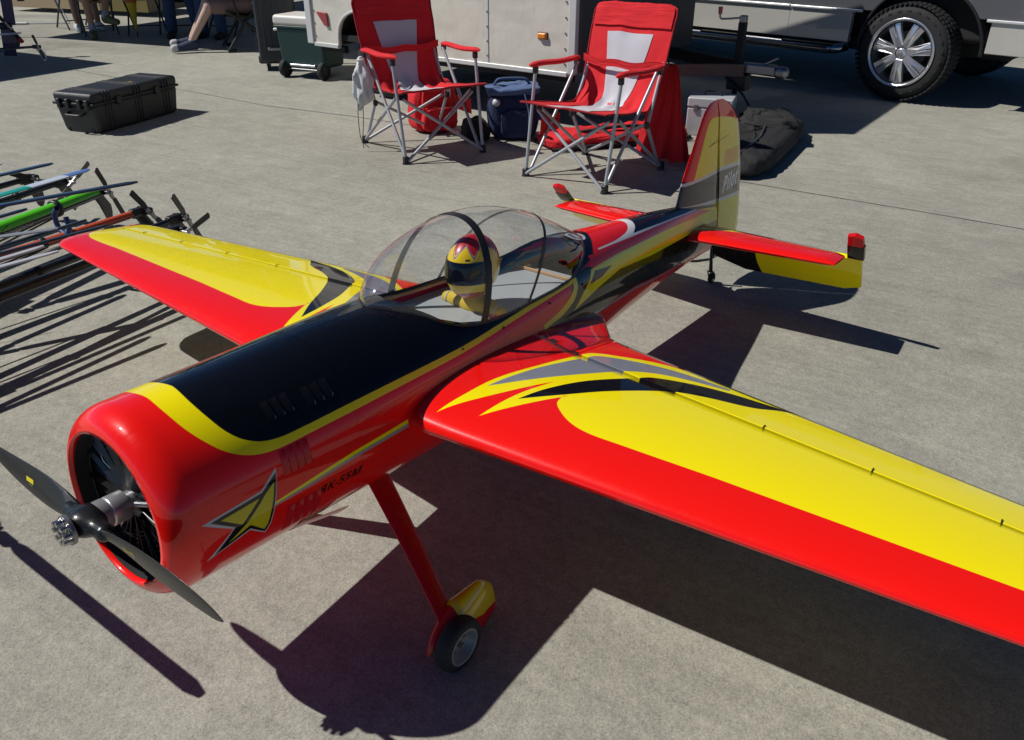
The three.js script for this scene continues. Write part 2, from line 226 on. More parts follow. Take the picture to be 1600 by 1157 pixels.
{
  const as = [0.4413]; for (let a = 0.46; a < 0.72; a += 0.02) as.push(a);
  for (const e of [.72, .722, .726, .73, .735, .741, .748, .757, .77, .784, .8, .816, .834, .865, .898, .93, .965, .999, 1.04, 1.08, 1.122, 1.16, 1.2, 1.247, 1.3, 1.348, 1.38, 1.408, 1.426, 1.443, 1.456, 1.468, 1.474, 1.48, 1.485, 1.49]) as.push(e);
  for (let a = 1.52; a < 2.70; a += 0.03) as.push(a); as.push(2.70);
  const th0 = (a) => (a <= .72 || a >= 1.49) ? 0 : lin(RAIL, a), na = 96, nv = as.length - 1;
  const deg = (s, a) => { const t = th0(a); return (180 - (t + s * (360 - 2 * t))) * -1 + 0 > 180 ? 0 : t + s * (360 - 2 * t); };
  const wrap = (d) => d > 180 ? d - 360 : d;
  // s runs from the left rail under the keel to the right rail
  const g = grid(na, nv, (s, t) => { const a = as[Math.round(t * nv)], d = deg(s, a); return skinL(a, wrap(d)); }, (s, t) => { const a = as[Math.round(t * nv)], d = deg(s, a); return fusUV(a, d <= 180 ? d : d - 360); });
  // keep the texture from running backwards across the keel: the half columns meet at 180 degrees
  const U = g.attributes.uv; for (let j = 0; j <= nv; j++) { const i = j * (na + 1) + na / 2; U.setY(i, 1); }
  // split the sheet at the keel so that each half has its own texture side
  const half = (lo, hi, keel) => { const P = [], T = [], N = [], I = []; const w = hi - lo; for (let j = 0; j <= nv; j++) for (let i = lo; i <= hi; i++) { const k = j * (na + 1) + i; P.push(g.attributes.position.getX(k), g.attributes.position.getY(k), g.attributes.position.getZ(k)); N.push(g.attributes.normal.getX(k), g.attributes.normal.getY(k), g.attributes.normal.getZ(k)); T.push(U.getX(k), i === na / 2 ? keel : U.getY(k)); }
    for (let j = 0; j < nv; j++) for (let i = 0; i < w; i++) { const a = j * (w + 1) + i, b = a + 1, c = a + w + 1, d = c + 1; I.push(a, c, b, b, c, d); }
    const o = new THREE.BufferGeometry(); o.setAttribute('position', new THREE.Float32BufferAttribute(P, 3)); o.setAttribute('normal', new THREE.Float32BufferAttribute(N, 3)); o.setAttribute('uv', new THREE.Float32BufferAttribute(T, 2)); o.setIndex(I); return o; };
  const both = merge(half(0, na / 2, 1), half(na / 2, na, 0)); both.attributes.normal.array.forEach((v, i, r) => { r[i] = -v; });
  mesh('fuselage', both, fusMat, plane);
  // a ring under the cowl joint so that the gap reads as a dark line
  mesh('cowl_joint', smoothRing(grid(72, 2, (s, t) => skinL(0.432 + 0.018 * t, s * 360 - 180, -0.0015), (s, t) => fusUV(0.432 + 0.018 * t, s * 360 - 180)), 72, 2), fusMat, plane);
  // cockpit tray and the trim round it
  const ring = []; for (const [a, d] of RAIL) ring.push([a, d]);
  const tray = new THREE.Shape(); const side = [];
  for (let a = .70; a <= 1.50; a += 0.02) { const [w] = lerpList(SEC, a); side.push([a, w * 0.86]); }
  side.forEach(([a, b], i) => i ? tray.lineTo(b, a) : tray.moveTo(b, a)); side.slice().reverse().forEach(([a, b]) => tray.lineTo(-b, a));
  const tg = new THREE.ShapeGeometry(tray); const p = tg.attributes.position; for (let i = 0; i < p.count; i++) { const v = L(p.getY(i), p.getX(i), 0.098); p.setXYZ(i, v.x, v.y, v.z); } tg.computeVertexNormals();
  mesh('cockpit_floor', tg, std(C(0.36, 0.38, 0.38), 0.75, { bumpMap: grainN, bumpScale: 0.0006 }), plane);
  const coam = std(C(0.5, 0.29, 0.14), 0.6);
  [-1, 1].forEach((s) => mesh('cockpit_coaming', tube([.84, .95, 1.1, 1.25, 1.36].map((a) => { const [b, u] = skin(a, s * (lin(RAIL, a) + 3)); return L(a, b * .965, u - .008); }), 0.006, 24, 6), coam, plane));
  mesh('cockpit_edge', box(0.25, 0.010, 0.006, 0, L(0, 0, 0.104).y, L(1.43, 0, 0).z, 0.002), coam, plane);
  for (const sd of [-1, 1]) mesh('canopy_latch', box(0.03, 0.006, 0.022, sd * .10, L(0, 0, 0.108).y, L(1.455, 0, 0).z, 0.002, 0, sd * .5), M.yellowPaint, plane);
}
// canopy: clear bubble on a black frame
const GTOP = [[.655, .229], [.70, .272], [.75, .306], [.82, .341], [.90, .365], [1.0, .379], [1.1, .377], [1.2, .359], [1.3, .328], [1.4, .287], [1.48, .25], [1.54, .221], [1.575, .208]];
const GRAIL = [[.655, 0], [.663, 4], [.697, 17], [.731, 25], [.78, 38], [.834, 46], [.9, 50.5], [1.0, 53], [1.12, 53], [1.25, 53], [1.35, 51.5], [1.42, 45], [1.48, 36], [1.54, 20], [1.565, 9], [1.575, 0]];
function glass(a, k, lift = 0) {                                               // k = -1 .. 1 from the right rail over the top to the left rail
  const [b0, u0] = skin(a, lin(GRAIL, a)), top = Math.max(lerpList(GTOP, a)[0], u0 + 0.001), ph = (1 - Math.abs(k)) * Math.PI / 2;
  return L(a, Math.sign(k) * (b0 + lift) * Math.cos(ph) ** 0.92, u0 + (top - u0 + lift) * Math.sin(ph) ** 0.96);
}
{
  const as = []; for (let i = 0; i <= 60; i++) { const t = i / 60; as.push(.655 + .92 * (0.5 - 0.5 * Math.cos(Math.PI * t))); }
  const gl = new THREE.MeshPhysicalMaterial({ color: C(0.945, 0.955, 0.965), roughness: 0.02, transmission: 1, thickness: 0, ior: 1.6, specularIntensity: 1, side: THREE.DoubleSide });
  mesh('canopy', grid(48, 60, (s, t) => glass(as[Math.round(t * 60)], 2 * s - 1), null, true), gl, plane);
  const hoop = (a0, a1, wd, lift) => { const out = grid(64, 1, (s, t) => { const k = 2 * s - 1, h = Math.sin((1 - Math.abs(k)) * Math.PI / 2); return glass(a0 + (a1 - a0) * h + (t - .5) * wd, k, lift); }, null, true); return out; };
  // black tape outside, its pale back seen through the far side of the glass
  const pale = std(C(0.42, 0.43, 0.44), 0.6);
  for (const [p0, p1, wd] of [[.905, .985, .026], [1.10, 1.30, .013]]) { const hp = mesh('canopy_hoop', hoop(p0, p1, wd, .0024), M.black, plane); mesh('hoop_backing', hoop(p0, p1, wd, .0012), pale, hp); }
  const edge = [-1, 1].map((s) => tube(as.filter((_, i) => i % 3 === 0).map((a) => glass(a, s, 0.001)), 0.0028, 60, 6));
  mesh('canopy_frame', merge(edge), M.black, plane);
  const bolt = []; for (const s of [1, -1]) for (const a of [.80, .97, 1.2, 1.4]) bolt.push(mv(new THREE.SphereGeometry(0.0035, 8, 6), ...skinL(a, s * 60.5, 0.001).toArray()));
  mesh('canopy_bolts', merge(bolt), M.black, plane).userData.kind = 'stuff';
}
// louvres pressed into the skin: each a small scoop
function louver(a0, a1, d0, d1, h, mat) {
  const g = grid(8, 8, (s, t) => { const r = t < 0.86 ? (t / 0.86) ** 1.4 : 1 - (t - 0.86) / 0.14, e = Math.min(1, Math.min(s, 1 - s) * 6); return skinL(a0 + (a1 - a0) * t, d0 + (d1 - d0) * s, 0.0007 + h * r * e); }, (s, t) => fusUV(a0 + (a1 - a0) * t, d0 + (d1 - d0) * s));
  return mesh('louver', g, mat, plane);
}
for (let i = 0; i < 4; i++) { louver(.243 + i * .0175, .259 + i * .0175, 65.5, 80, .0038, M.redPaint); louver(.243 + i * .022, .263 + i * .022, 101, 124, .0045, M.redPaint); }
for (let i = 0; i < 3; i++) { louver(.252 + i * .022, .271 + i * .022, 37, 49, .0032, M.blackPaint); louver(.345 + i * .023, .365 + i * .023, 39, 51, .0032, M.blackPaint); }
for (let i = 0; i < 3; i++) { louver(.252 + i * .022, .271 + i * .022, -49, -37, .0032, M.blackPaint); louver(.345 + i * .023, .365 + i * .023, -51, -39, .0032, M.blackPaint); }
// cooling flap under the cowl
mesh('cowl_flap', grid(10, 4, (s, t) => skinL(.30 + .12 * t, 128 + 34 * s, 0.003 + 0.018 * t)), M.redPaint, plane);
// ---- engine in the opening
mesh('cowl_liner', smoothRing(grid(72, 3, (s, t) => { const th = s * 6.2832, r = .1515, a = .009 + .075 * t; return L(a, r * Math.sin(th), r * Math.cos(th)); }), 72, 3), M.blackMatt, plane);
{
  const eng = new THREE.Group(); eng.name = 'radial_engine'; plane.add(eng); eng.position.copy(L(0, 0, 0));
  const Zf = (g) => mv(g, 0, 0, 0, Math.PI / 2, 0, 0);                         // lathe axis to the plane's axis (+z = forward)
  mesh('baffle', Zf(lathe([[0.001, -0.075], [0.197, -0.075], [0.197, -0.085]], 48)), std(C(.004, .004, .004), .8), eng);
  const ribs = []; for (let i = 0; i < 30; i++) { const t = i / 30 * 6.2832, g = new THREE.BoxGeometry(.118, .0115, .0016); g.rotateX(.5); g.translate(.092, 0, -.040 + .004 * (i % 2)); g.rotateZ(t); ribs.push(g); ribs.push(mv(new THREE.TorusGeometry(.149 - .0 * i, .0022, 4, 8, .24), 0, 0, -.038, 0, 0, t)); }
  const rm = mesh('shutter_ribs', merge(ribs), std(C(0.008, 0.008, 0.009), 0.38), eng); rm.userData.kind = 'stuff';
  for (let i = 0; i < 9; i++) { const t = (i + .5) / 9 * 6.2832, c = Math.cos(t), s = Math.sin(t); const fins = []; for (let k = 0; k < 6; k++) fins.push(rod(V(c * (.072 + k * .011), s * (.072 + k * .011), -.058), V(c * (.075 + k * .011), s * (.075 + k * .011), -.0585), .02, .02, 12)); fins.push(rod(V(c * .05, s * .05, -.058), V(c * .14, s * .14, -.06), .013, .013, 12)); mesh('cylinder', merge(fins), std(C(0.012, 0.012, 0.013), 0.4), eng); }
  mesh('crankcase', Zf(lathe([[0.001, -.036], [.034, -.036], [.04, -.045], [.05, -.062], [.05, -.075]], 32)), std(C(0.05, 0.05, 0.055), 0.3, { metalness: 0.6 }), eng);
  mesh('prop_shaft', Zf(lathe([[.001, .038], [.029, .038], [.0295, .036], [.0295, .014], [.0265, .013], [.0265, .009], [.0295, .008], [.0295, -.022], [.022, -.025], [.022, -.05]], 40)), std(C(0.62, 0.62, 0.64), 0.36, { metalness: 0.75 }), eng);
  mesh('spark_lead', merge([0.35, 2.5, 4.1].map((t) => tube([[Math.cos(t) * .05, Math.sin(t) * .05, -.045], [Math.cos(t) * .1, Math.sin(t) * .1, -.035], [Math.cos(t) * .146, Math.sin(t) * .146, -.055]], .0022, 16, 6))), M.alu, eng);
  mesh('pushrod_tube', merge([rod(V(.03, .01, -.03), V(.11, .03, -.052), .006, .006)]), M.steel, eng);
}
// ---- propeller
{
  const prop = new THREE.Group(); prop.name = 'propeller'; plane.add(prop); prop.position.copy(L(-.048, 0, .002)); prop.rotation.z = .035;
  const R = .406, chord = [[.03, .03], [.06, .036], [.1, .05], [.15, .06], [.2, .062], [.27, .056], [.33, .045], [.375, .031], [.397, .016], [.406, .004]], thick = [[.03, .026], [.07, .016], [.12, .009], [.2, .006], [.3, .004], [.406, .0015]];
  const blade = (flip) => {
    const n = 20, pts = []; for (let i = 0; i <= n; i++) { const t = i / n * 6.2832; pts.push([0.5 * Math.cos(t), 0.5 * Math.sin(t)]); }
    return smoothRing(grid(n, 40, (s, t) => {
      const r = .028 + (R - .028) * (1 - (1 - t) ** 1.5), c = lerpList(chord, r)[0], th = lerpList(thick, r)[0], pit = Math.min(1.05, Math.atan2(.254, 6.2832 * Math.max(r, .06))) , q = pts[Math.round(s * n)];
      const x0 = q[0] * c - 0.06 * c, y0 = q[1] * th, sweep = -.016 * (r / R) ** 4;      // x0: along the chord towards the leading edge
      const up = (x0 + sweep) * Math.cos(pit) - y0 * Math.sin(pit), fw = (x0 + sweep) * Math.sin(pit) + y0 * Math.cos(pit);
      return flip ? V(-r, -up, fw) : V(r, up, fw);
    }, (s, t) => [s * 3, t * 12]), n, 40);
  };
  const carb = phys(C(0.010, 0.0105, 0.011), 0.36, { specularIntensity: .5, clearcoat: 0.35, clearcoatRoughness: 0.2, bumpMap: weave, bumpScale: 0.0002 });
  mesh('blade', blade(false), carb, prop); mesh('blade', blade(true), carb, prop);
  const hubG = boneMesh([[[-.06, 0, 0], [.06, 0, 0], .017, .017], [[0, 0, -.008], [0, 0, .01], .027, .025]], .004, .025);
  mesh('hub', hubG, carb, prop);
  const Zf = (g, x, y, z) => mv(mv(g, 0, 0, 0, Math.PI / 2, 0, 0), x, y, z);
  mesh('hub_plate', Zf(new THREE.CylinderGeometry(.029, .029, .007, 32), 0, 0, .036), M.dullSteel, prop);
  for (let i = 0; i < 9; i++) { const t = i / 8 * 6.2832, r = i < 8 ? .02 : 0; mesh('bolt', merge([Zf(new THREE.CylinderGeometry(.0052, .0052, .015, 12), r * Math.cos(t), r * Math.sin(t), .046), Zf(new THREE.CylinderGeometry(.0072, .0072, .003, 12), r * Math.cos(t), r * Math.sin(t), .0405)]), M.steel, prop); }
  // yellow print on both blades: size on one, maker's mark on the other
  const label = (draw) => { const t = paint(256, 96, (g, w, h) => { g.clearRect(0, 0, w, h); g.fillStyle = '#d8c41a'; draw(g, w, h); }); return std(0xffffff, 0.5, { map: t, transparent: true }); };
  const decal = (flip, r0, r1, mat) => { const n = 8; return mesh('print', grid(n, 2, (s, t) => { const r = r0 + (r1 - r0) * s, pit = Math.min(1.05, Math.atan2(.254, 6.2832 * r)), x0 = (t - .5) * .022, y0 = lerpList(thick, r)[0] * .5 * Math.sqrt(Math.max(0, 1 - (2 * (x0 + .06 * .055) / lerpList(chord, r)[0]) ** 2)) + .0006; const up = x0 * Math.cos(pit) - y0 * Math.sin(pit), fw = x0 * Math.sin(pit) + y0 * Math.cos(pit); return flip ? V(-r, -up, fw) : V(r, up, fw); }, (s, t) => [s, t]), mat, prop); };
  decal(false, .13, .165, label((g) => { g.font = 'bold 72px sans-serif'; g.fillText('32 x 10', 4, 72); }));
  decal(true, .20, .235, label((g) => { g.font = 'bold 34px sans-serif'; g.fillRect(20, 44, 216, 44); g.fillStyle = '#1a1a12'; g.fillText('▪ ▪ ▪ ▪', 34, 78); g.fillStyle = '#d8c41a'; g.fillText('— — —', 50, 34); }));
}
// ---- wings
const LEa = (b) => .566 + .089 * b, TEl = (b) => 1.364 - .167 * b, HGa = (b) => 1.142 - .105 * b;
const TEa = (b) => (b < .2 ? 1.455 : b < .31 ? 1.455 - (1.455 - TEl(.31)) * ((b - .2) / .11) : TEl(b)), KH = (b) => (HGa(b) - LEa(b)) / (TEa(b) - LEa(b)), TIP = 1.735;
const wingTex = paint(2048, 1280, (g, w, h) => {
  const X = (b) => b / 1.8 * w, Y = (a) => (a - .5) / 1.0 * h;                 // canvas down = aft
  const poly = (col, pts) => { g.fillStyle = col; g.beginPath(); pts.forEach(([a, b], i) => i ? g.lineTo(X(b), Y(a)) : g.moveTo(X(b), Y(a))); g.closePath(); g.fill(); };
  const soft = (pts, m = 12) => new THREE.CatmullRomCurve3(pts.map((p) => V(p[0], p[1], 0)), false, 'centripetal').getPoints(pts.length * m).map((p) => [p.x, p.y]);
  g.fillStyle = RED; g.fillRect(0, 0, w, h);
  const kb = (b, k) => LEa(b) + k * (TEl(b) - LEa(b));
  const nose = soft([[.840, .449], [.808, .458], [.775, .494], [.754, .533], [.745, .578], [.750, .667], [kb(.86, .212), .86]]), tip = soft([[kb(1.4, .235), 1.4], [.797, 1.54], [.807, 1.615], [.84, 1.672], [.90, 1.70], [.98, 1.708], [1.1, 1.708]]);
  const under = soft([[.840, .449], [.916, .483], [1.015, .565], [1.074, .620], [1.11, .684], [1.153, .80], [1.20, .855], [1.24, .95], [1.3, 1.1]]);
  poly(YEL, soft([[.620, .256], [.707, .270], [.798, .279], [.936, .304], [1.102, .336], [1.145, .348], [1.2, .42], [1.248, .511], [1.262, .62], [1.25, .78], [1.25, 1.0]]).concat([[1.15, 1.0], [1.08, .63], [.85, .45]], soft([[.840, .449], [.735, .392], [.659, .348]]), soft([[.659, .348], [.787, .365], [.897, .390]]), soft([[.897, .390], [.749, .325], [.620, .256]])));
  poly(YEL, nose.concat(tip, [[1.4, 1.7], [1.4, 1.4]], under.slice().reverse()));
  poly(BLK, soft([[.765, .378], [.844, .397], [.963, .443], [1.090, .523], [1.117, .54], [1.17, .63], [1.2, .735], [1.208, .81], [1.23, .95]]).concat(soft([[1.24, .95], [1.20, .855], [1.153, .80], [1.11, .684], [1.074, .620], [.960, .519], [.853, .445], [.765, .378]])));
  poly('#7d818c', soft([[.766, .288], [.85, .300], [.939, .316], [1.111, .360], [1.136, .369], [1.18, .43], [1.217, .519], [1.232, .62], [1.228, .71]]).concat(soft([[1.215, .71], [1.19, .61], [1.160, .540], [1.104, .479], [1.01, .423], [.932, .379], [.766, .288]])));
});
const wingMat = gloss(wingTex);
const wingUV = (a, b) => [Math.abs(b) / 1.8, 1 - (a - .5) / 1.0];
const foil = (k, t) => 5 * t * (.2969 * Math.sqrt(Math.max(k, 0)) - .126 * k - .3516 * k * k + .2843 * k ** 3 - .1036 * k ** 4);
const HW = .008;
function wingPart(side, b0, b1, k0, k1, nb, round) {
  // a piece of wing between spans b0..b1 and chord fractions k0..k1; rounded nose when it is a control surface
  const nk = 22, ks = []; for (let i = 0; i <= nk; i++) { const t = i / nk; ks.push(k0 === 0 ? t * t : round ? t ** 2 : t); }
  const outline = []; for (let i = 0; i <= nk; i++) outline.push([ks[i], 1]); for (let i = nk - 1; i >= 0; i--) outline.push([ks[i], -1]);
  const open = k0 === 0; if (!open) outline.push([ks[0], 1]); const n = outline.length - 1, ev = (k, b) => typeof k === 'function' ? k(b) : k;
  const pos = (s, t) => {
    const b = b0 + (b1 - b0) * t, [kt, sg] = outline[Math.round(s * n)], e0 = ev(k0, b), k = e0 + (ev(k1, b) - e0) * kt;
    let le = LEa(b), te = TEa(b), thk = .145 - .012 * b + (b < .24 ? .2 * (.24 - b) : 0), shrink = 1;
    if (b > 1.64) { const e = Math.min(1, (b - 1.64) / .097), q = Math.sqrt(Math.max(0, 1 - e * e)); shrink = Math.max(q, .04); le += .10 * (1 - Math.sqrt(Math.max(0, 1 - e * e * .92))) ; te -= .05 * (1 - q); }
    const c = te - le; let y = foil(k, thk) * c * shrink;
    if (round) { const e = Math.min(1, (k - e0) / .004); y = (y + .0009 * Math.min(1, (1 - k) * 12)) * Math.sqrt(1 - (1 - e) ** 2); }
    return [le + k * c, b, sg * y];
  };
  const g = grid(n, nb, (s, t) => { const [a, b, y] = pos(s, t); return L(a, side * b, HW + y); }, (s, t) => { const [a, b] = pos(s, t); return wingUV(a, b); }, side > 0);
  const cap = (t) => { const P = [], T = []; const c = []; for (let i = 0; i <= n; i++) { const [a, b, y] = pos(i / n, t); c.push([L(a, side * b, HW + y), wingUV(a, b)]); } const m = c.length; for (let i = 1; i < m - 2; i++) for (const q of [c[0], c[i], c[i + 1]]) { P.push(q[0].x, q[0].y, q[0].z); T.push(...q[1]); } const o = new THREE.BufferGeometry(); o.setAttribute('position', new THREE.Float32BufferAttribute(P, 3)); o.setAttribute('uv', new THREE.Float32BufferAttribute(T, 2)); o.computeVertexNormals(); return o; };
  return merge([g, cap(0), cap(1)]);
}
for (const side of [1, -1]) {
  const wing = mesh('wing', merge([wingPart(side, .13, TIP, 0, (b) => KH(b) + .012, 64), wingPart(side, .13, .325, (b) => KH(b) - .006, 1, 24), wingPart(side, 1.668, TIP, (b) => KH(b) - .004, 1, 14)]), wingMat, plane);
  const ail = wingPart(side, .329, 1.664, (b) => KH(b) - .0006, 1, 48, true), drop = side > 0 ? .012 : 0;
  // hinge the aileron about its own nose line
  const top = (b) => HW + foil(KH(b), .145 - .012 * b) * (TEa(b) - LEa(b)), h0 = L(HGa(.33), side * .33, top(.33)), h1 = L(HGa(1.6), side * 1.6, top(1.6)), ax = h1.clone().sub(h0).normalize().multiplyScalar(side);
  ail.translate(-h0.x, -h0.y, -h0.z); ail.applyQuaternion(new THREE.Quaternion().setFromAxisAngle(ax, -drop)); ail.translate(h0.x, h0.y, h0.z);
  const aileron = mesh('aileron', ail, wingMat, plane);
  const slit = []; for (const b of [.857, 1.10, 1.342, 1.55]) { const a = HGa(b) + .006; mesh('hinge', box(.003, .0022, .015, side * b, L(0, 0, HW + foil(KH(b), .145 - .012 * b) * (TEa(b) - LEa(b)) + .0014).y, L(a, 0, 0).z, .001), side > 0 ? M.black : M.yellowPaint, aileron); } void slit;
}
// ---- fin and rudder
const FLE = [[-.17, 2.82], [-.11, 2.66], [.05, 2.4], [.10, 2.31], [.165, 2.333], [.24, 2.357], [.35, 2.412], [.43, 2.45], [.49, 2.482], [.52, 2.51], [.535, 2.54], [.545, 2.60]];
const FTE = [[-.17, 2.86], [-.155, 2.95], [-.12, 2.995], [-.06, 3.02], [.05, 3.0], [.218, 2.955], [.36, 2.893], [.457, 2.838], [.498, 2.774], [.525, 2.72], [.545, 2.64]];
const HNG = [[-.17, 2.78], [-.1, 2.765], [.11, 2.712], [.381, 2.638], [.545, 2.60]];
const finTex = paint(1024, 1024, (g, w, h) => {
  const X = (a) => (a - 2.25) / .8 * w, Y = (u) => (.58 - u) / .8 * h;
  const poly = (col, pts) => { g.fillStyle = col; g.beginPath(); pts.forEach(([a, u], i) => i ? g.lineTo(X(a), Y(u)) : g.moveTo(X(a), Y(u))); g.closePath(); g.fill(); };
  g.fillStyle = RED; g.fillRect(0, 0, w, h);
  const S = (pts) => new THREE.CatmullRomCurve3(pts.map((p) => V(p[0], p[1], 0)), false, 'centripetal').getPoints(40).map((p) => [p.x, p.y]);
  poly(YEL, S([[2.40, .15], [2.43, .25], [2.475, .36], [2.515, .455], [2.545, .475], [2.6, .477], [2.75, .462], [2.9, .43]]).concat([[3.1, .4], [3.1, -.2], [2.6, -.2]]));
  poly(BLK, [[2.2, .0], [2.2, .2], [2.37, .25], [2.4, .22], [2.5, .16], [2.4, .1]]);
  poly('#d7d7d9', [[2.3, .238], [2.7, .262], [3.1, .248], [3.1, .228], [2.7, .246], [2.3, .225]]);
  poly('#3b3c40', [[2.3, .226], [2.7, .247], [3.1, .230], [3.1, .105], [2.7, .125], [2.3, .15]]);
  poly('#d7d7d9', [[2.3, .152], [2.7, .128], [3.1, .106], [3.1, .088], [2.7, .112], [2.3, .14]]);
  poly(BLK, [[2.2, -.1], [2.2, .15], [2.36, .146], [2.45, .137], [2.6, .118], [2.7, .105], [2.66, .098], [2.5, .118], [2.3, .12]]);
  poly('#15140f', [[2.6, -.07], [2.75, -.06], [2.9, -.075], [3.1, -.09], [3.1, -.3], [2.6, -.3]]);
  g.fillStyle = 'rgba(230,160,10,0.75)'; g.fillRect(X(2.72), Y(.33), X(2.94) - X(2.72), Y(.262) - Y(.33));
  g.save(); g.translate(X(2.735), Y(.142)); g.scale(.86, 1); g.rotate(-.06); g.font = 'italic bold 128px sans-serif'; g.fillStyle = '#f4f4f6'; g.fillText('Pilot', 0, 0); g.restore();
});
const finMat = gloss(finTex), finUV = (a, u) => [(a - 2.25) / .8, 1 - (.58 - u) / .8];
function finPart(lo, hi, c0, c1, roundFront, swing) {
  const nu = 40, nk = 14, ol = []; for (let i = 0; i <= nk; i++) ol.push([i / nk, 1]); for (let i = nk - 1; i >= 0; i--) ol.push([i / nk, -1]); const n = ol.length - 1;
  return grid(n, nu, (s, t) => { const u = lo + (hi - lo) * t, le = c0(u), te = Math.max(c1(u), le + .002), [k0, sg] = ol[Math.round(s * n)], k = 1 - Math.cos(k0 * Math.PI / 2); const a = le + (te - le) * k; const endT = Math.min(1, Math.sqrt(Math.min(1, (hi - u) / .05 + .002)));
    const f = (lerpList(FLE, u)[0]), chord = Math.max(.05, lin(FTE, u) - f), kk = Math.min(1, Math.max(0, (a - f) / chord)); let y = Math.max(foil(kk, .075) * chord, .0015) * endT; if (!roundFront && a > te - .0004) y *= .9;
    const off = swing ? Math.sin(swing) * (a - c0(u)) : 0; return L(a, sg * y + off, u); }, (s, t) => { const u = lo + (hi - lo) * t, le = c0(u), te = Math.max(c1(u), le + .002), [k0] = ol[Math.round(s * n)]; return finUV(le + (te - le) * (1 - Math.cos(k0 * Math.PI / 2)), u); });
}
mesh('fin', finPart(.05, .545, (u) => lerpList(FLE, u)[0], (u) => lin(HNG, u) - .0007, false), finMat, plane);
mesh('rudder', finPart(-.168, .543, (u) => lin(HNG, u) + .0009, (u) => lin(FTE, u), true, 0), finMat, plane);
mesh('antenna', rod(L(2.47, .012, .352), L(2.70, .03, .40), .0012, .0008, 6), M.black, plane);
// ---- tailplane with drooped elevators
const stabTex = paint(512, 256, (g, w, h) => { g.fillStyle = RED; g.fillRect(0, 0, w, h); g.fillStyle = YEL; g.beginPath(); g.moveTo(0, h * .2); g.quadraticCurveTo(w * .12, h * .6, w * .38, h); g.lineTo(w * .26, h); g.quadraticCurveTo(w * .06, h * .7, 0, h * .36); g.fill(); });
const elevTex = paint(512, 256, (g, w, h) => { g.fillStyle = YEL; g.fillRect(0, 0, w, h); g.fillStyle = '#121210'; g.beginPath(); g.moveTo(0, 0); g.lineTo(w * .40, 0); g.quadraticCurveTo(w * .36, h * .6, w * .42, h); g.lineTo(0, h); g.fill(); });
const stabMat = gloss(stabTex), elevMat = gloss(elevTex), SU = .035;
for (const side of [1, -1]) {
  const sl = (b) => 2.325 + .11 * b, sh = (b) => 2.545 - .02 * b, nk = 12, ol = []; for (let i = 0; i <= nk; i++) ol.push([(i / nk) ** 1.7, 1]); for (let i = nk - 1; i >= 0; i--) ol.push([(i / nk) ** 1.7, -1]); const n = ol.length - 1;
  const sg = grid(n, 16, (s, t) => { const b = .02 + .598 * t, [k, q] = ol[Math.round(s * n)], c = sh(b) - sl(b), e = t > .96 ? Math.sqrt(Math.max(0, 1 - ((t - .96) / .04) ** 2)) : 1; return L(sl(b) + k * c, side * b, SU + q * (foil(k * .62, .15) * c * 1.25 + .001) * (.25 + .75 * e)); }, (s, t) => { const [k] = ol[Math.round(s * n)]; return [t, 1 - k]; }, side > 0);
  mesh('stabilizer', sg, stabMat, plane);
  // elevator: hinge line at a = 2.55, hanging down; its horn at the tip stands up
  const el = new THREE.Group(); el.name = 'elevator'; plane.add(el); el.position.copy(L(2.552, 0, SU)); el.rotation.x = side > 0 ? -1.0 : -.72;      // local -z = aft, turned downwards
  const plate = (pts, th, uvw, mat, name) => { const sh2 = new THREE.Shape(); pts.forEach(([x, z], i) => i ? sh2.lineTo(side * x, z) : sh2.moveTo(side * x, z)); const g = new THREE.ExtrudeGeometry(sh2, { depth: th, bevelEnabled: true, bevelSize: .004, bevelThickness: .005, bevelSegments: 3 }); g.translate(0, 0, -th / 2); const p = g.attributes.position, uv = g.attributes.uv; for (let i = 0; i < p.count; i++) { const x = p.getX(i), y = p.getY(i), z = p.getZ(i); const taper = name === 'surface' ? 1 - .75 * Math.min(1, Math.max(0, -y / .21)) : 1; p.setXYZ(i, x, z * taper, y); uv.setXY(i, Math.abs(x) / .66, (y + .21) / .21); } g.computeVertexNormals(); return mesh(name, toCreasedNormals(g, .6), mat, el); };
  plate([[.07, -.004], [.672, -.004], [.672, -.158], [.61, -.185], [.2, -.205], [.07, -.16]], .012, 0, elevMat, 'surface');
  plate([[.626, .0], [.626, .112], [.65, .12], [.674, .11], [.68, .04], [.676, .0]], .010, 0, M.redPaint, 'horn');
  plate([[.6255, .004], [.6255, .066], [.6805, .066], [.6795, .004]], .0125, 0, M.blackPaint, 'horn_band');
  // a control rod and horn under each elevator
  mesh('control_rod', merge([rod(L(2.44, side * .26, SU - .035), L(2.60, side * .26, SU - .05), .003), box(.018, .02, .05, side * .26, L(0, 0, SU - .02).y, L(2.45, 0, 0).z, .004)]), M.black, plane);
}
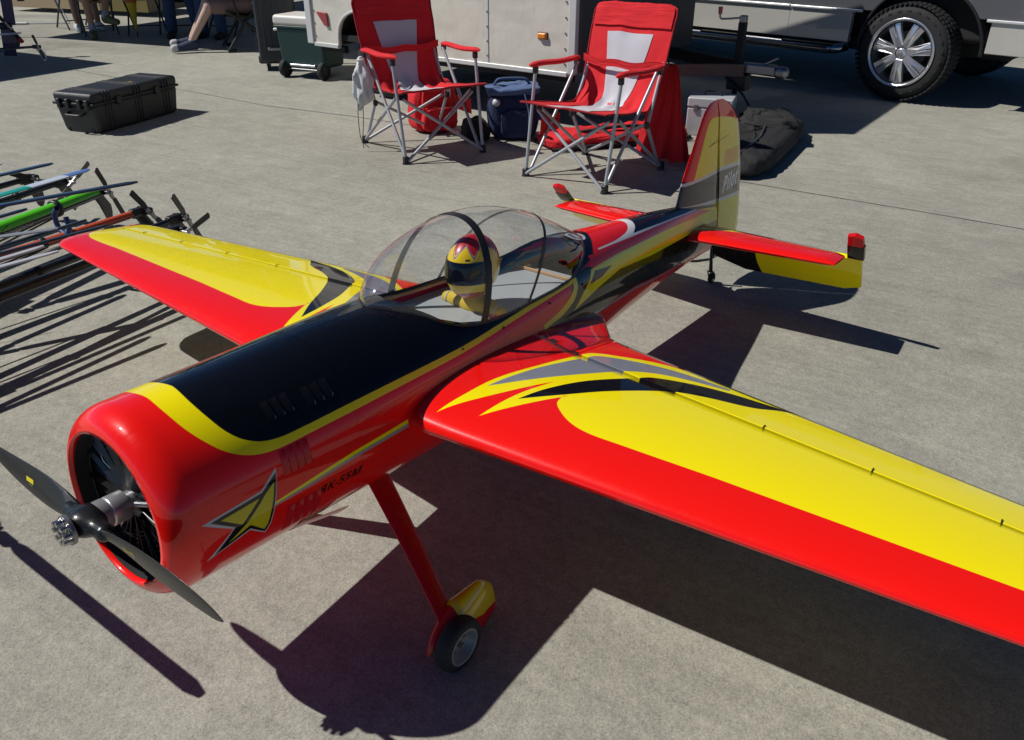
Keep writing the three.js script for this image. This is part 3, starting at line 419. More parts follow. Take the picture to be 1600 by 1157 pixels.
// ---- undercarriage
const tyreG = (r, w, n = 40) => mv(lathe([[r * .62, -w * .46], [r * .8, -w * .5], [r * .93, -w * .42], [r * .985, -w * .25], [r, 0], [r * .985, w * .25], [r * .93, w * .42], [r * .8, w * .5], [r * .62, w * .46]], n), 0, 0, 0, 0, 0, Math.PI / 2);
for (const side of [1, -1]) {
  const gu = side > 0 ? -.479 : -.462, wu = gu + .064, wb = .449, wa = .474;
  const g0 = [.575, .10, -.165], g1 = [.478, .408, wu + .05], nn = 20;
  const leg = grid(16, nn, (s, t) => { const th = s * 6.2832, c = Math.cos(th), q = Math.sin(th), w = .034 * (1 - t) + .023 * t, h = .009 * (1 - t) + .006 * t; const bend = .004 * Math.sin(t * Math.PI); return L(g0[0] + (g1[0] - g0[0]) * t + c * w, side * (g0[1] + (g1[1] - g0[1]) * t + q * h * .6 + bend), g0[2] + (g1[2] - g0[2]) * t + q * h * .9 + bend * .6); }, null, side > 0);
  mesh('gear_leg', leg, M.redPaint, plane);
  const wheel = new THREE.Group(); wheel.name = 'wheel'; plane.add(wheel); wheel.position.copy(L(wa, side * wb, wu));
  mesh('tyre', tyreG(.064, .042), M.rubber, wheel);
  const rim = mv(lathe([[.001, .002], [.012, .002], [.014, -.004], [.034, -.006], [.0385, .019], [.043, .021], [.0465, .018], [.0465, -.016], [.03, -.014], [.001, -.014]], 36), 0, 0, 0, 0, 0, -side * Math.PI / 2);
  mesh('rim', rim, std(C(.3, .3, .3), .45, { metalness: .3 }), wheel);
  mesh('axle_nut', mv(new THREE.CylinderGeometry(.007, .007, .014, 6), side * .008, 0, 0, 0, 0, Math.PI / 2), M.dullSteel, wheel);
  const holes = []; for (let i = 0; i < 5; i++) { const t = i / 5 * 6.2832; holes.push(mv(new THREE.CylinderGeometry(.0055, .0055, .003, 10), side * -.002, .0225 * Math.cos(t), .0225 * Math.sin(t), 0, 0, Math.PI / 2)); } mesh('rim_holes', merge(holes), M.black, wheel);
  // wheel pant: a teardrop shell open on the outer side of the wheel
  const pkH = (k) => k < .75 ? .092 * Math.min(1, (k / .4)) ** .55 : .092 - .045 * ((k - .75) / .25) ** 1.4, pkW = (k) => .038 * Math.min(1, k / .4 + .02) ** .6 * (k > .5 ? 1 - .55 * (k - .5) / .5 : 1);
  const pant = (lift, k0, k1, h0, h1) => grid(24, 34, (s, t) => { const k = k0 + (k1 - k0) * t, e = k > .93 ? Math.sqrt(Math.max(0, 1 - ((k - .93) / .07) ** 2)) : 1, x = -.062 + .232 * k, hh = pkH(k) * (.15 + .85 * e), ww = pkW(k) * e, ax = Math.min(1, Math.max(0, (k - .52) / .16)), th = ((h0 - .25 * ax * (lift ? 0 : 1)) + (h1 + (lift ? .06 : .30) * ax - h0 + .25 * ax * (lift ? 0 : 1)) * s) * Math.PI; return L(wa + x, side * (wb - .036 - (ww + lift) * Math.cos(th)), wu - .012 + (hh + lift) * Math.sin(th) * (Math.sin(th) < 0 ? .5 : 1)); }, null, side < 0);
  mesh('wheel_pant', pant(0, 0, 1, -.05, .84), M.redPaint, plane);
  mesh('pant_panel', pant(.0015, .34, .93, .12, .86), M.yellowPaint, plane);
  mesh('pant_tail', pant(.0012, .945, 1.0, .1, .86), std(C(0.3, 0.3, 0.31), 0.5), plane);
}
{
  const tw = new THREE.Group(); tw.name = 'tail_wheel'; plane.add(tw); const ta = 2.80, gy = -.289; tw.position.copy(L(ta, 0, gy + .026));
  mesh('tyre', tyreG(.026, .02, 24), M.rubber, tw);
  mesh('fork', merge([rod(V(.014, 0, 0), V(.014, .035, .02), .003), rod(V(-.014, 0, 0), V(-.014, .035, .02), .003), rod(V(0, .035, .02), V(0, -gy - .026 - .11, .05), .009, .006), rod(V(-.016, .035, .02), V(.016, .035, .02), .004)]), M.black, tw);
  mesh('tail_wheel_spring', tube([L(2.5, 0, -.11), L(2.6, 0, -.135), L(2.74, 0, -.16)], .006, 12, 6), M.black, plane);
}
// ---- the pilot figure in the cockpit: a thing of its own
{
  const p = new THREE.Group(); p.name = numbered('pilot_figure'); scene.add(p); p.quaternion.copy(plane.quaternion); p.scale.setScalar(PK * 1.08); plane.updateMatrixWorld(true); p.position.copy(L(1.065, 0, .098).applyMatrix4(plane.matrixWorld));
  tag(p, 'pilot bust with red and yellow racing helmet under the clear canopy', 'pilot figure');
  const torso = boneMesh([[[-.088, .006, 0], [.088, .006, 0], .017, .017], [[-.045, .012, 0], [.045, .012, 0], .02, .02], [[0, .015, .0], [0, .04, .0], .024, .02]], .005, .03);
  const clip = torso.attributes.position; for (let i = 0; i < clip.count; i++) if (clip.getY(i) < .001) clip.setY(i, .001); torso.computeVertexNormals();
  mesh('shoulders', torso, std(C(0.6, 0.42, 0.02), 0.7), p);
  mesh('shoulder_stripe', merge([-1, 1].map((s) => mv(new THREE.TorusGeometry(.0182, .003, 6, 20), s * .08, .006, 0, 0, Math.PI / 2, 0))), std(C(0.5, 0.5, 0.5), 0.6), p);
  const helmTex = paint(1024, 512, (g, w, h) => {       // u: 0 = back ... 0.5 = front
    g.fillStyle = '#b5161d'; g.fillRect(0, 0, w, h);
    g.fillStyle = '#efc70c'; g.beginPath(); g.moveTo(0, h * .62); g.lineTo(w * .2, h * .30); g.lineTo(w * .30, h * .22); g.lineTo(w * .36, h * .33); g.lineTo(w * .43, h * .2); g.lineTo(w * .5, h * .33); g.lineTo(w * .57, h * .22); g.lineTo(w * .64, h * .33); g.lineTo(w * .70, h * .2); g.lineTo(w * .8, h * .3); g.lineTo(w, h * .62); g.lineTo(w, h * .68); g.lineTo(w * .75, h * .74); g.lineTo(w * .62, h * .71); g.lineTo(w * .5, h * .735); g.lineTo(w * .38, h * .71); g.lineTo(w * .25, h * .74); g.lineTo(0, h * .68); g.fill();
    g.strokeStyle = '#dfe4e8'; g.lineWidth = 9; g.beginPath(); g.moveTo(w * .2, h * .29); g.lineTo(w * .30, h * .21); g.lineTo(w * .36, h * .35); g.lineTo(w * .43, h * .21); g.lineTo(w * .5, h * .36); g.lineTo(w * .57, h * .21); g.lineTo(w * .64, h * .35); g.lineTo(w * .70, h * .21); g.lineTo(w * .8, h * .29); g.stroke();
    g.strokeStyle = '#2c4a6b'; g.lineWidth = 6; g.stroke(); g.beginPath(); g.moveTo(w * .1, h * .7); g.lineTo(w * .25, h * .745); g.lineTo(w * .34, h * .72); g.lineTo(w * .31, h * .82); g.lineTo(w * .42, h * .73); g.lineTo(w * .5, h * .742); g.lineTo(w * .58, h * .73); g.lineTo(w * .69, h * .82); g.lineTo(w * .66, h * .72); g.lineTo(w * .75, h * .745); g.lineTo(w * .9, h * .7); g.stroke();
    g.fillStyle = '#15130c'; g.fillRect(w * .585, h * .355, w * .03, h * .018);
  });
  // helmet: egg with a chin; local z forward
  const hel = (lift) => (s, t) => { const lon = (s - .5) * 6.2832, lat = (t - .5) * Math.PI, c = Math.cos(lat), y = Math.sin(lat); const fw = Math.cos(lon) * c, sd = Math.sin(lon) * c; const chin = y < 0 ? 1 + .14 * Math.max(0, fw) * -y : 1; return V(sd * (.0595 + lift) * (y < -.4 ? 1 - .2 * (-y - .4) : 1), .113 + y * (.085 + lift), fw * (.082 + lift) * chin + .004); };
  mesh('helmet', smoothRing(grid(48, 32, hel(0), null), 48, 32), new THREE.MeshPhysicalMaterial({ map: helmTex, roughness: 0.35, clearcoat: 1, clearcoatRoughness: 0.05, side: THREE.DoubleSide }), p);
  mesh('visor', grid(32, 12, (s, t) => hel(.0022)(.5 + (s - .5) * .50, .395 + .215 * t), null), M.blackPaint, p);
}
// ------------------------------------------------------------------ two red folding chairs
const fabricN = dataTex(512, (x, y) => { const w = 0.5 + 0.2 * Math.sin(x * 1206) * Math.sin(y * 1206) + 0.8 * (fbm(x * 7, y * 7, 7, 4) - 0.5); return [w, w, w]; });
const redCloth = new THREE.MeshPhysicalMaterial({ color: C(0.64, 0.013, 0.02), roughness: 0.88, bumpMap: fabricN, bumpScale: 0.006, side: THREE.DoubleSide, sheen: 0.3, sheenRoughness: 0.6, sheenColor: C(0.5, 0.05, 0.05) });
const meshCloth = std(C(0.52, 0.52, 0.56), 0.9, { bumpMap: fabricN, bumpScale: 0.002 });
const tubeMat = std(C(0.40, 0.42, 0.45), 0.42, { metalness: 0.35 });
function foldingChair(label, pos, turn, jig, w2 = .29, d2 = .33) {
  const t = thing('camping_chair', label, 'camping chair', pos, turn, 'red camping chairs behind the airplane');
  const sw = .265, armY = .64;
  const foot = {}; for (const sx of [-1, 1]) for (const sz of [-1, 1]) foot[sx + ',' + sz] = V(sx * w2, .02, sz * d2);
  const F = (sx, sz) => foot[sx + ',' + sz].clone();
  const joint = []; const leg = (p, q, r = .0105) => mesh('tube', rod(p, q, r, r, 10), tubeMat, t);
  for (const sx of [-1, 1]) {
    leg(F(sx, 1), V(sx * (sw + .035), armY, .23));                                // front upright to the arm
    leg(F(sx, 1).add(V(-sx * .012, 0, -.02)), V(sx * (sw + .02), armY - .02, -.19));   // long slanting tube, front foot to the back post
    leg(F(sx, -1), V(sx * (sw + .01), .41, .22));                                 // rear foot to the seat front
    leg(V(sx * (sw + .012), .30, -.135), V(sx * (sw - .02), .9, -.425), .0105);    // back post
    leg(F(sx, -1).add(V(-sx * .01, 0, .01)), V(sx * (sw + .01), .32, -.13));      // rear upright
    leg(F(sx, 1).add(V(-sx * .01, .0, .01)), V(-sx * (sw - .01), .395, .26));     // front cross
    leg(F(sx, -1).add(V(-sx * .01, .0, .0)), V(-sx * (sw - .01), .31, -.16));     // rear cross
    for (const sz of [-1, 1]) mesh('foot', merge(box(.036, .05, .036, sx * w2, .025, sz * d2, .008), mv(new THREE.CylinderGeometry(.021, .026, .016, 14), sx * w2, .008, sz * d2)), M.black, t);
    // padded arm
    const arm = grid(14, 18, (s, u) => { const th = s * 6.2832, e = Math.min(1, Math.sqrt(Math.min(u, 1 - u) * 9)), z = -.24 + .54 * u; return V(sx * (sw + .035) + .029 * e * Math.cos(th) * (1 + .1 * Math.sin(u * 11 + jig)), armY + .012 + .004 * Math.sin(u * 8 + jig) + .016 * e * Math.sin(th) - .012 * (1 - u), z); });
    mesh('armrest', smoothRing(arm, 14, 18), redCloth, t);
    for (const z of [.235, -.2]) mesh('connector', box(.03, .04, .03, sx * (sw + .033), armY - .02, z, .007), M.black, t);
    mesh('connector', box(.026, .035, .03, sx * (sw + .012), .40, .22, .007), M.black, t);
    mesh('connector', box(.026, .04, .03, sx * (sw + .012), .31, -.13, .007), M.black, t);
  }
  mesh('connector', box(.03, .03, .022, 0, .205, .29, .006), M.black, t);
  // one sheet of cloth: seat, bend, back
  const prof = [[0, .455, .37], [.12, .446, .3], [.3, .418, .09], [.42, .398, -.07], [.5, .408, -.155], [.58, .47, -.215], [.72, .62, -.275], [.86, .80, -.33], [.96, .935, -.375], [1, .965, -.39]];
  const P = (s, u) => { const [y, z] = lerpList(prof, u), x = (2 * s - 1), sag = (1 - x * x) * (u < .5 ? .018 : .012) * Math.sin(Math.min(1, u * 1.05) * Math.PI), wr = .018 * (fbm(s * 5 + jig * 3, u * 8, 64, 3) - .5) + .006 * Math.sin(u * 40 + 3 * x + jig) * Math.exp(-Math.abs(u - .46) * 16) + .009 * Math.sin(x * 17 + jig) * Math.exp(-Math.abs(u - .47) * 13);
    const ww = (u > .52 ? .264 + .024 * Math.min(1, (u - .52) * 3) : .265 + .04 * Math.max(0, 1 - u * 2.4)) * (u > .95 ? 1 - .2 * ((u - .95) / .05) ** 3 : 1); return [x * ww, y - sag * (u < .5 ? 1 : .25) + wr, z - sag * (u < .5 ? .15 : 1) + wr]; };
  const sheet = (s0, s1, u0, u1, lift, nx, ny, mat, name) => { const nrm = (u) => { const a = lerpList(prof, Math.max(0, u - .02)), b = lerpList(prof, Math.min(1, u + .02)), dy = b[0] - a[0], dz = b[1] - a[1], l = Math.hypot(dy, dz); return [-dz / l, dy / l]; };
    const f = (k) => (s, v) => { const u = u0 + (u1 - u0) * v, sa = typeof s0 === 'function' ? s0(u) : s0, sb = typeof s1 === 'function' ? s1(u) : s1, [x, y, z] = P(sa + (sb - sa) * s, u), [ny_, nz_] = nrm(u); return V(x, y + ny_ * k, z + nz_ * k); };
    return mesh(name, merge(grid(nx, ny, f(lift), (s, v) => [s * .5, v * 1.1]), grid(nx, ny, f(lift - .006), null)), mat, t); };
  sheet(0, 1, 0, 1, 0, 36, 72, redCloth, 'seat_cloth');
  sheet((u) => u > .5 ? .5 - .17 - .11 * (u - .55) / .3 : .5 - .17 - .06 * (.5 - u) / .5, (u) => u > .5 ? .5 + .17 + .11 * (u - .55) / .3 : .5 + .17 + .06 * (.5 - u) / .5, .02, .86, .0035, 14, 48, meshCloth, 'mesh_panel');
  sheet(.02, .98, .885, .985, .012, 20, 10, redCloth, 'head_pad');
  const pipe = std(C(.3, .008, .014), .9); for (const s of [0, 1]) mesh('piping', tube(Array.from({ length: 22 }, (_, i) => P(s, i / 21)), .0055, 60, 6), pipe, t); mesh('piping', tube(Array.from({ length: 12 }, (_, i) => P(i / 11, 0)), .006, 30, 6), pipe, t);
  mesh('back_strap', grid(24, 3, (s, v) => { const x = 2 * s - 1, z = -.275 + .035 * (1 - x * x) + .012; return V(x * .285, .615 + .045 * v - .012 * (1 - x * x) + .006 * Math.sin(s * 14 + jig), z + .008 * Math.abs(x)); }), redCloth, t);
  mesh('side_pocket', grid(8, 8, (s, v) => V(.29 * (jig > 1 ? -1 : 1), .33 - .1 * v, -.02 + .2 * s + .01 * v)), redCloth, t);
  return t;
}
foldingChair('red camping chair with a white bag hanging from its arm, further from the airplane tail', [-.627, 0, -5.6], .571, .4);
foldingChair('red camping chair with grey mesh back, standing directly behind the airplane tail', [.515, 0, -4.985], -.672, 1.7);

// ---- things lying round the chairs
const cloth = (c, r = 0.9) => std(c, r, { bumpMap: fabricN, bumpScale: 0.008 });
function lumpy(w, h, d, n, amp, sd, pinch = 0) {                                 // a soft, wrinkled body standing on the ground
  const se = (v, e) => Math.sign(v) * Math.abs(v) ** e, nu = 10 * n, nv = 6 * n;
  const f = (s, t) => { const lo = s * 6.28318, la = (t - .5) * Math.PI, c = se(Math.cos(la), .45), y = se(Math.sin(la), .5); let x = w / 2 * se(Math.cos(lo), .42) * c, z = d / 2 * se(Math.sin(lo), .42) * c; const k = (y + 1) / 2;
    const cx = Math.cos(lo), cz = Math.sin(lo), e = amp * (2.6 * (fbm(cx * 1.6 + x * 7 + sd + 20, y * 2 + z * 7 + cz * 1.6 + 40, 999, 4) - .5) + .35 * Math.sin((x * 1.3 + z * .7) * 34 + y * 5 + 6 * fbm(x * 6 + sd + 9, z * 6 + 9, 999, 2)));
    x = x * (1 - pinch * k * k) + e * cx * Math.abs(c); z = z * (1 - pinch * k * k) + e * cz * Math.abs(c); return V(x, Math.max(.003, h * k + e * y * (y > 0 ? 1 : 0)), z); };
  return smoothRing(grid(nu, nv, f, (s, t) => [s * 2 * (w + d), t * h * 2], true), nu, nv);
}
{
  // drawstring bag on the arm of the chair
  const g = boneMesh([[[0, .17, 0], [0, .05, .01], .018, .05], [[0, .05, .01], [.005, -.06, .02], .05, .055], [[-.02, -.06, .03], [-.03, -.15, .02], .03, .012]], .009, .05), p = g.attributes.position;
  for (let i = 0; i < p.count; i++) { const y = p.getY(i), th = Math.atan2(p.getZ(i), p.getX(i)), e = 1 + .16 * Math.sin(th * 5 + y * 22) + .1 * Math.sin(th * 9 - y * 31); p.setX(i, p.getX(i) * e); p.setZ(i, p.getZ(i) * e * .7); } g.computeVertexNormals();
  const b = thing('cloth_bag', 'pale grey drawstring cloth bag hanging from the armrest of a red chair', 'bag', [-1.0, .43, -5.52], .3);
  mesh('pouch', g, std(C(0.6, 0.6, 0.6), 0.85, { transparent: false }), b);
  for (const s of [0, 1]) mesh('drawstring', tube([[-.01 - .03 * s, -.05, .03], [-.015 - .035 * s, -.2, .03], [-.03 - .015 * s, -.34, .03 + .01 * s], [-.03 + .035 * s, -.405, .04]], .0028, 16, 6), M.black, b);
  mesh('bag_neck', mv(new THREE.TorusGeometry(.02, .007, 8, 16), 0, .165, 0, Math.PI / 2), std(C(0.6, 0.6, 0.6), 0.9), b);
}
{
  const b = thing('backpack', 'red backpack with a white tag standing under the left camping chair', 'backpack', [-.60, 0, -6.12], .5);
  mesh('body', lumpy(.36, .38, .2, 8, .012, 3, .15), redCloth, b); mesh('front_pocket', mv(lumpy(.28, .17, .08, 6, .008, 5, .1), 0, .02, .12), redCloth, b);
  mesh('strap', tube([[-.1, .36, .1], [-.14, .2, .17], [.02, .04, .19], [.12, .012, .24]], .009, 24, 6), redCloth, b);
  mesh('zip', tube([[-.12, .19, .165], [0, .2, .172], [.12, .19, .165]], .004, 12, 6), M.black, b); mesh('tag', box(.045, .07, .003, .08, .29, .108, .001), M.white, b);
}
{
  const b = thing('cooler_bag', 'navy blue soft cooler bag standing between the two red chairs', 'cooler bag', [-.0, 0, -5.93], .1), navy = cloth(C(0.018, 0.03, 0.085));
  mesh('body', lumpy(.36, .33, .27, 8, .01, 9, -.06), navy, b);
  mesh('lid', mv(lumpy(.38, .06, .29, 6, .012, 4), .0, .31, 0, 0, 0, .03), cloth(C(0.08, 0.13, 0.26)), b);
  mesh('pocket', mv(lumpy(.24, .2, .05, 6, .006, 12), .02, .02, .14), navy, b);
  mesh('handle', tube([[-.14, .36, .02], [-.1, .41, .02], [.08, .41, .02], [.13, .36, .02]], .011, 16, 6), cloth(C(0.05, 0.09, 0.2)), b);
  mesh('bottle_cap', mv(new THREE.SphereGeometry(.028, 14, 10), -.13, .27, .135), std(C(0.55, 0.56, 0.6), 0.4), b);
  mesh('strap', tube([[.07, .33, .15], [.1, .2, .17], [.1, .05, .165]], .007, 12, 6), cloth(C(0.1, 0.16, 0.3)), b);
}
{
  const b = thing('small_bag', 'small black bag slumped against the blue cooler bag', 'bag', [-.27, 0, -5.83], .4); mesh('body', lumpy(.2, .15, .17, 7, .014, 21, .3), cloth(C(0.015, 0.014, 0.014)), b); mesh('handle', tube([[-.06, .12, 0], [0, .17, .02], [.06, .12, 0]], .006, 12, 6), M.black, b);
}
{
  // red carrying sleeve hanging at the back of the right chair, and the folded red bag lying under it
  const b = thing('storage_sleeve', 'red cloth sleeve draped from the back of the right camping chair to the ground', 'chair sleeve', [1.02, 0, -5.33], -.62);
  mesh('cloth', grid(40, 30, (s, v) => { const th = (s - .5) * 2.5, r = .02 + .17 * v ** .8 + .028 * v * Math.sin(th * 9 + 1) + .012 * Math.sin(th * 17 + v * 6); return V(Math.sin(th) * r * 1.05, .60 - .585 * v + .012 * Math.sin(th * 9) * v, Math.cos(th) * r * .55); }, (s, v) => [s, v]), redCloth, b);
  mesh('cord', tube([[0, .59, .01], [-.05, .63, .03], [-.09, .64, .06]], .004, 10, 6), M.black, b);
  const c = thing('folded_bag', 'long flat red bag with black edging lying behind the right camping chair', 'bag', [.72, 0, -5.78], .35);
  mesh('body', lumpy(1.1, .1, .34, 10, .014, 31), redCloth, c); for (const s of [-1, 1]) mesh('edging', tube([[-.54, .02, s * .16 + .01], [-.2, .03, s * .175], [.2, .02, s * .175], [.54, .03, s * .165]], .012, 24, 6), M.blackMatt, c);
  mesh('strap', tube([[-.3, .1, .05], [0, .13, .1], [.3, .1, .06]], .012, 16, 6), M.blackMatt, c);
}
{
  const b = thing('cash_box', 'small silver white metal box with handle standing behind the tail fin', 'box', [1.47, 0, -6.05], -.35), w = std(C(0.55, 0.56, 0.58), 0.45, { metalness: 0.3 });
  mesh('body', box(.32, .2, .25, 0, .1, 0, .01), w, b); mesh('lid', box(.325, .07, .255, 0, .238, 0, .012), w, b); mesh('lid_gap', box(.316, .006, .246, 0, .2015, 0, 0), M.black, b);
  mesh('handle', tube([[-.06, .275, 0], [-.05, .3, 0], [.05, .3, 0], [.06, .275, 0]], .006, 16, 6), M.black, b); for (const s of [-1, 1]) mesh('latch', box(.03, .05, .012, s * .1, .2, .13, .003), M.dullSteel, b);
}
{
  const b = thing('soft_case', 'long slack black fabric bag lying on the concrete right of the tail fin', 'bag', [1.65, 0, -5.52], -1.06 + Math.PI / 2 * 0);
  b.rotation.y = 1.07; mesh('body', lumpy(1.5, .14, .5, 9, .012, 50, .1), cloth(C(0.014, 0.014, 0.015), .8), b);
  mesh('fold', mv(lumpy(.55, .10, .42, 8, .022, 61, .3), .42, .09, 0, 0, .25, -.08), cloth(C(0.014, 0.014, 0.015), .8), b); mesh('zip', tube([[-.66, .128, .05], [-.2, .145, .08], [.2, .146, .03]], .006, 24, 6), M.dullSteel, b);
}
// ------------------------------------------------------------------ hard cases and coolers
const caseMat = std(C(0.016, 0.018, 0.02), 0.48, { bumpMap: grainN, bumpScale: 0.0012 });
{
  const b = thing('equipment_case', 'long black ribbed hard equipment case lying alone on the concrete at left', 'hard case', [-3.051, 0, -6.388], 1.222), W = .88, D = .37, H = .29;
  const lower = box(W, H * .72, D, 0, H * .37, 0, .03), p = lower.attributes.position; for (let i = 0; i < p.count; i++) { const k = .93 + .07 * p.getY(i) / (H * .72); p.setX(i, p.getX(i) * k); p.setZ(i, p.getZ(i) * (k - .0)); } lower.computeVertexNormals();
  mesh('base', lower, caseMat, b); mesh('lid', box(W * 1.01, H * .26, D * 1.01, 0, H * .875, 0, .028), caseMat, b);
  mesh('rim', box(W * 1.03, .02, D * 1.02, 0, H * .735, 0, .006), caseMat, b);
  for (const x of [-.30, .0, .30]) for (const o of [-.03, 0, .03]) { mesh('rib', box(.013, H * .30, .02, x + o, H * .87, D * .5, .005), caseMat, b); mesh('rib', box(.013, H * .58, .014, x + o, H * .38, D * .48, .005, .05), caseMat, b); mesh('rib', box(.013, .01, D * .9, x + o, H * 1.0, 0, .004), caseMat, b); }
  for (const z of [-.12, -.04, .07, .14]) mesh('latch', box(.03, .07, .032, -W * .515, H * .74, z, .008), M.black, b);
  for (const s of [-1, 1]) { mesh('handle', tube([[s * W * .49, H * .5, -.07], [s * (W * .49 + .04), H * .47, -.06], [s * (W * .49 + .04), H * .47, .06], [s * W * .49, H * .5, .07]], .011, 20, 8), M.black, b); mesh('latch', box(.05, .06, .03, s * .2, H * .74, D * .505, .008), M.black, b); }
  mesh('warning_label', box(.07, .001, .025, .05, H * 1.006, .07, 0), std(C(0.32, 0.22, 0.03), 0.6), b);
  for (const s of [-1, 1]) mesh('wheel', mv(new THREE.CylinderGeometry(.028, .028, .03, 18), -W * .44, .028, s * D * .36, Math.PI / 2), M.rubber, b);
  mesh('foot', box(.12, .03, D * .6, -W * .40, .016, 0, .006), M.black, b);
}
{
  const b = thing('rolling_case', 'tall upright charcoal rolling hard case standing beside the trailer', 'hard case', [-2.46, 0, -8.92], .2), g = std(C(0.03, 0.032, 0.036), 0.5, { bumpMap: grainN, bumpScale: 0.001 });
  mesh('shell', box(.40, 1.05, .3, 0, .6, 0, .03), g, b); mesh('lid', box(.39, 1.03, .07, 0, .6, .17, .03), g, b);
  for (const x of [-.12, -.06, 0, .06, .12]) mesh('rib', box(.022, .78, .02, x, .62, .206, .006), g, b);
  for (const s of [-1, 1]) { for (const y of [.3, .62, .95]) mesh('latch', box(.03, .07, .04, s * .2, y, .14, .008), M.black, b); mesh('wheel', mv(new THREE.CylinderGeometry(.035, .035, .03, 18), s * .12, .035, .12, 0, 0, Math.PI / 2), M.rubber, b); mesh('caster_fork', box(.045, .06, .06, s * .12, .07, .11, .006), M.dullSteel, b); }
  mesh('bumper', box(.42, .09, .34, 0, .115, .02, .025), M.black, b); mesh('name_plate', box(.08, .02, .004, 0, .9, .218, .002), std(C(0.2, 0.2, 0.2), .4), b); mesh('pull_handle', box(.2, .03, .03, 0, .22, .215, .008), M.dullSteel, b);
}
{
  const gm = std(C(0.006, 0.035, 0.03), 0.42), b = thing('wheeled_cooler', 'dark green wheeled cooler with a white lid beside the trailer corner', 'cooler', [-2.0, 0, -8.42], -.42);
  const body = box(.56, .38, .36, 0, .29, 0, .03), p = body.attributes.position; for (let i = 0; i < p.count; i++) { const k = .92 + .08 * (p.getY(i) - .1) / .38; p.setX(i, p.getX(i) * k); p.setZ(i, p.getZ(i) * k); } body.computeVertexNormals(); mesh('body', body, gm, b);
  mesh('lid', box(.60, .1, .39, 0, .535, 0, .035), std(C(0.62, 0.58, 0.54), 0.45), b); mesh('lid_trim', box(.585, .025, .385, 0, .478, 0, .008), gm, b);
  mesh('handle', tube([[-.30, .44, -.12], [-.34, .44, -.12], [-.34, .44, .12], [-.30, .44, .12]], .013, 20, 8), M.white, b); mesh('pull_bar', box(.3, .022, .03, .02, .13, .19, .006), M.alu, b);
  for (const s of [-1, 1]) { const w = new THREE.Group(); w.name = 'wheel'; b.add(w); w.position.set(s * .23, .085, .15); mesh('tyre', mv(tyreG(.085, .06, 28), 0, 0, 0), M.rubber, w); mesh('hub', mv(new THREE.CylinderGeometry(.05, .05, .045, 20), 0, 0, 0, 0, 0, Math.PI / 2), std(C(0.03, 0.03, 0.03), .5), w); }
  mesh('axle', rod(V(-.25, .085, .15), V(.25, .085, .15), .008), M.dullSteel, b);
}
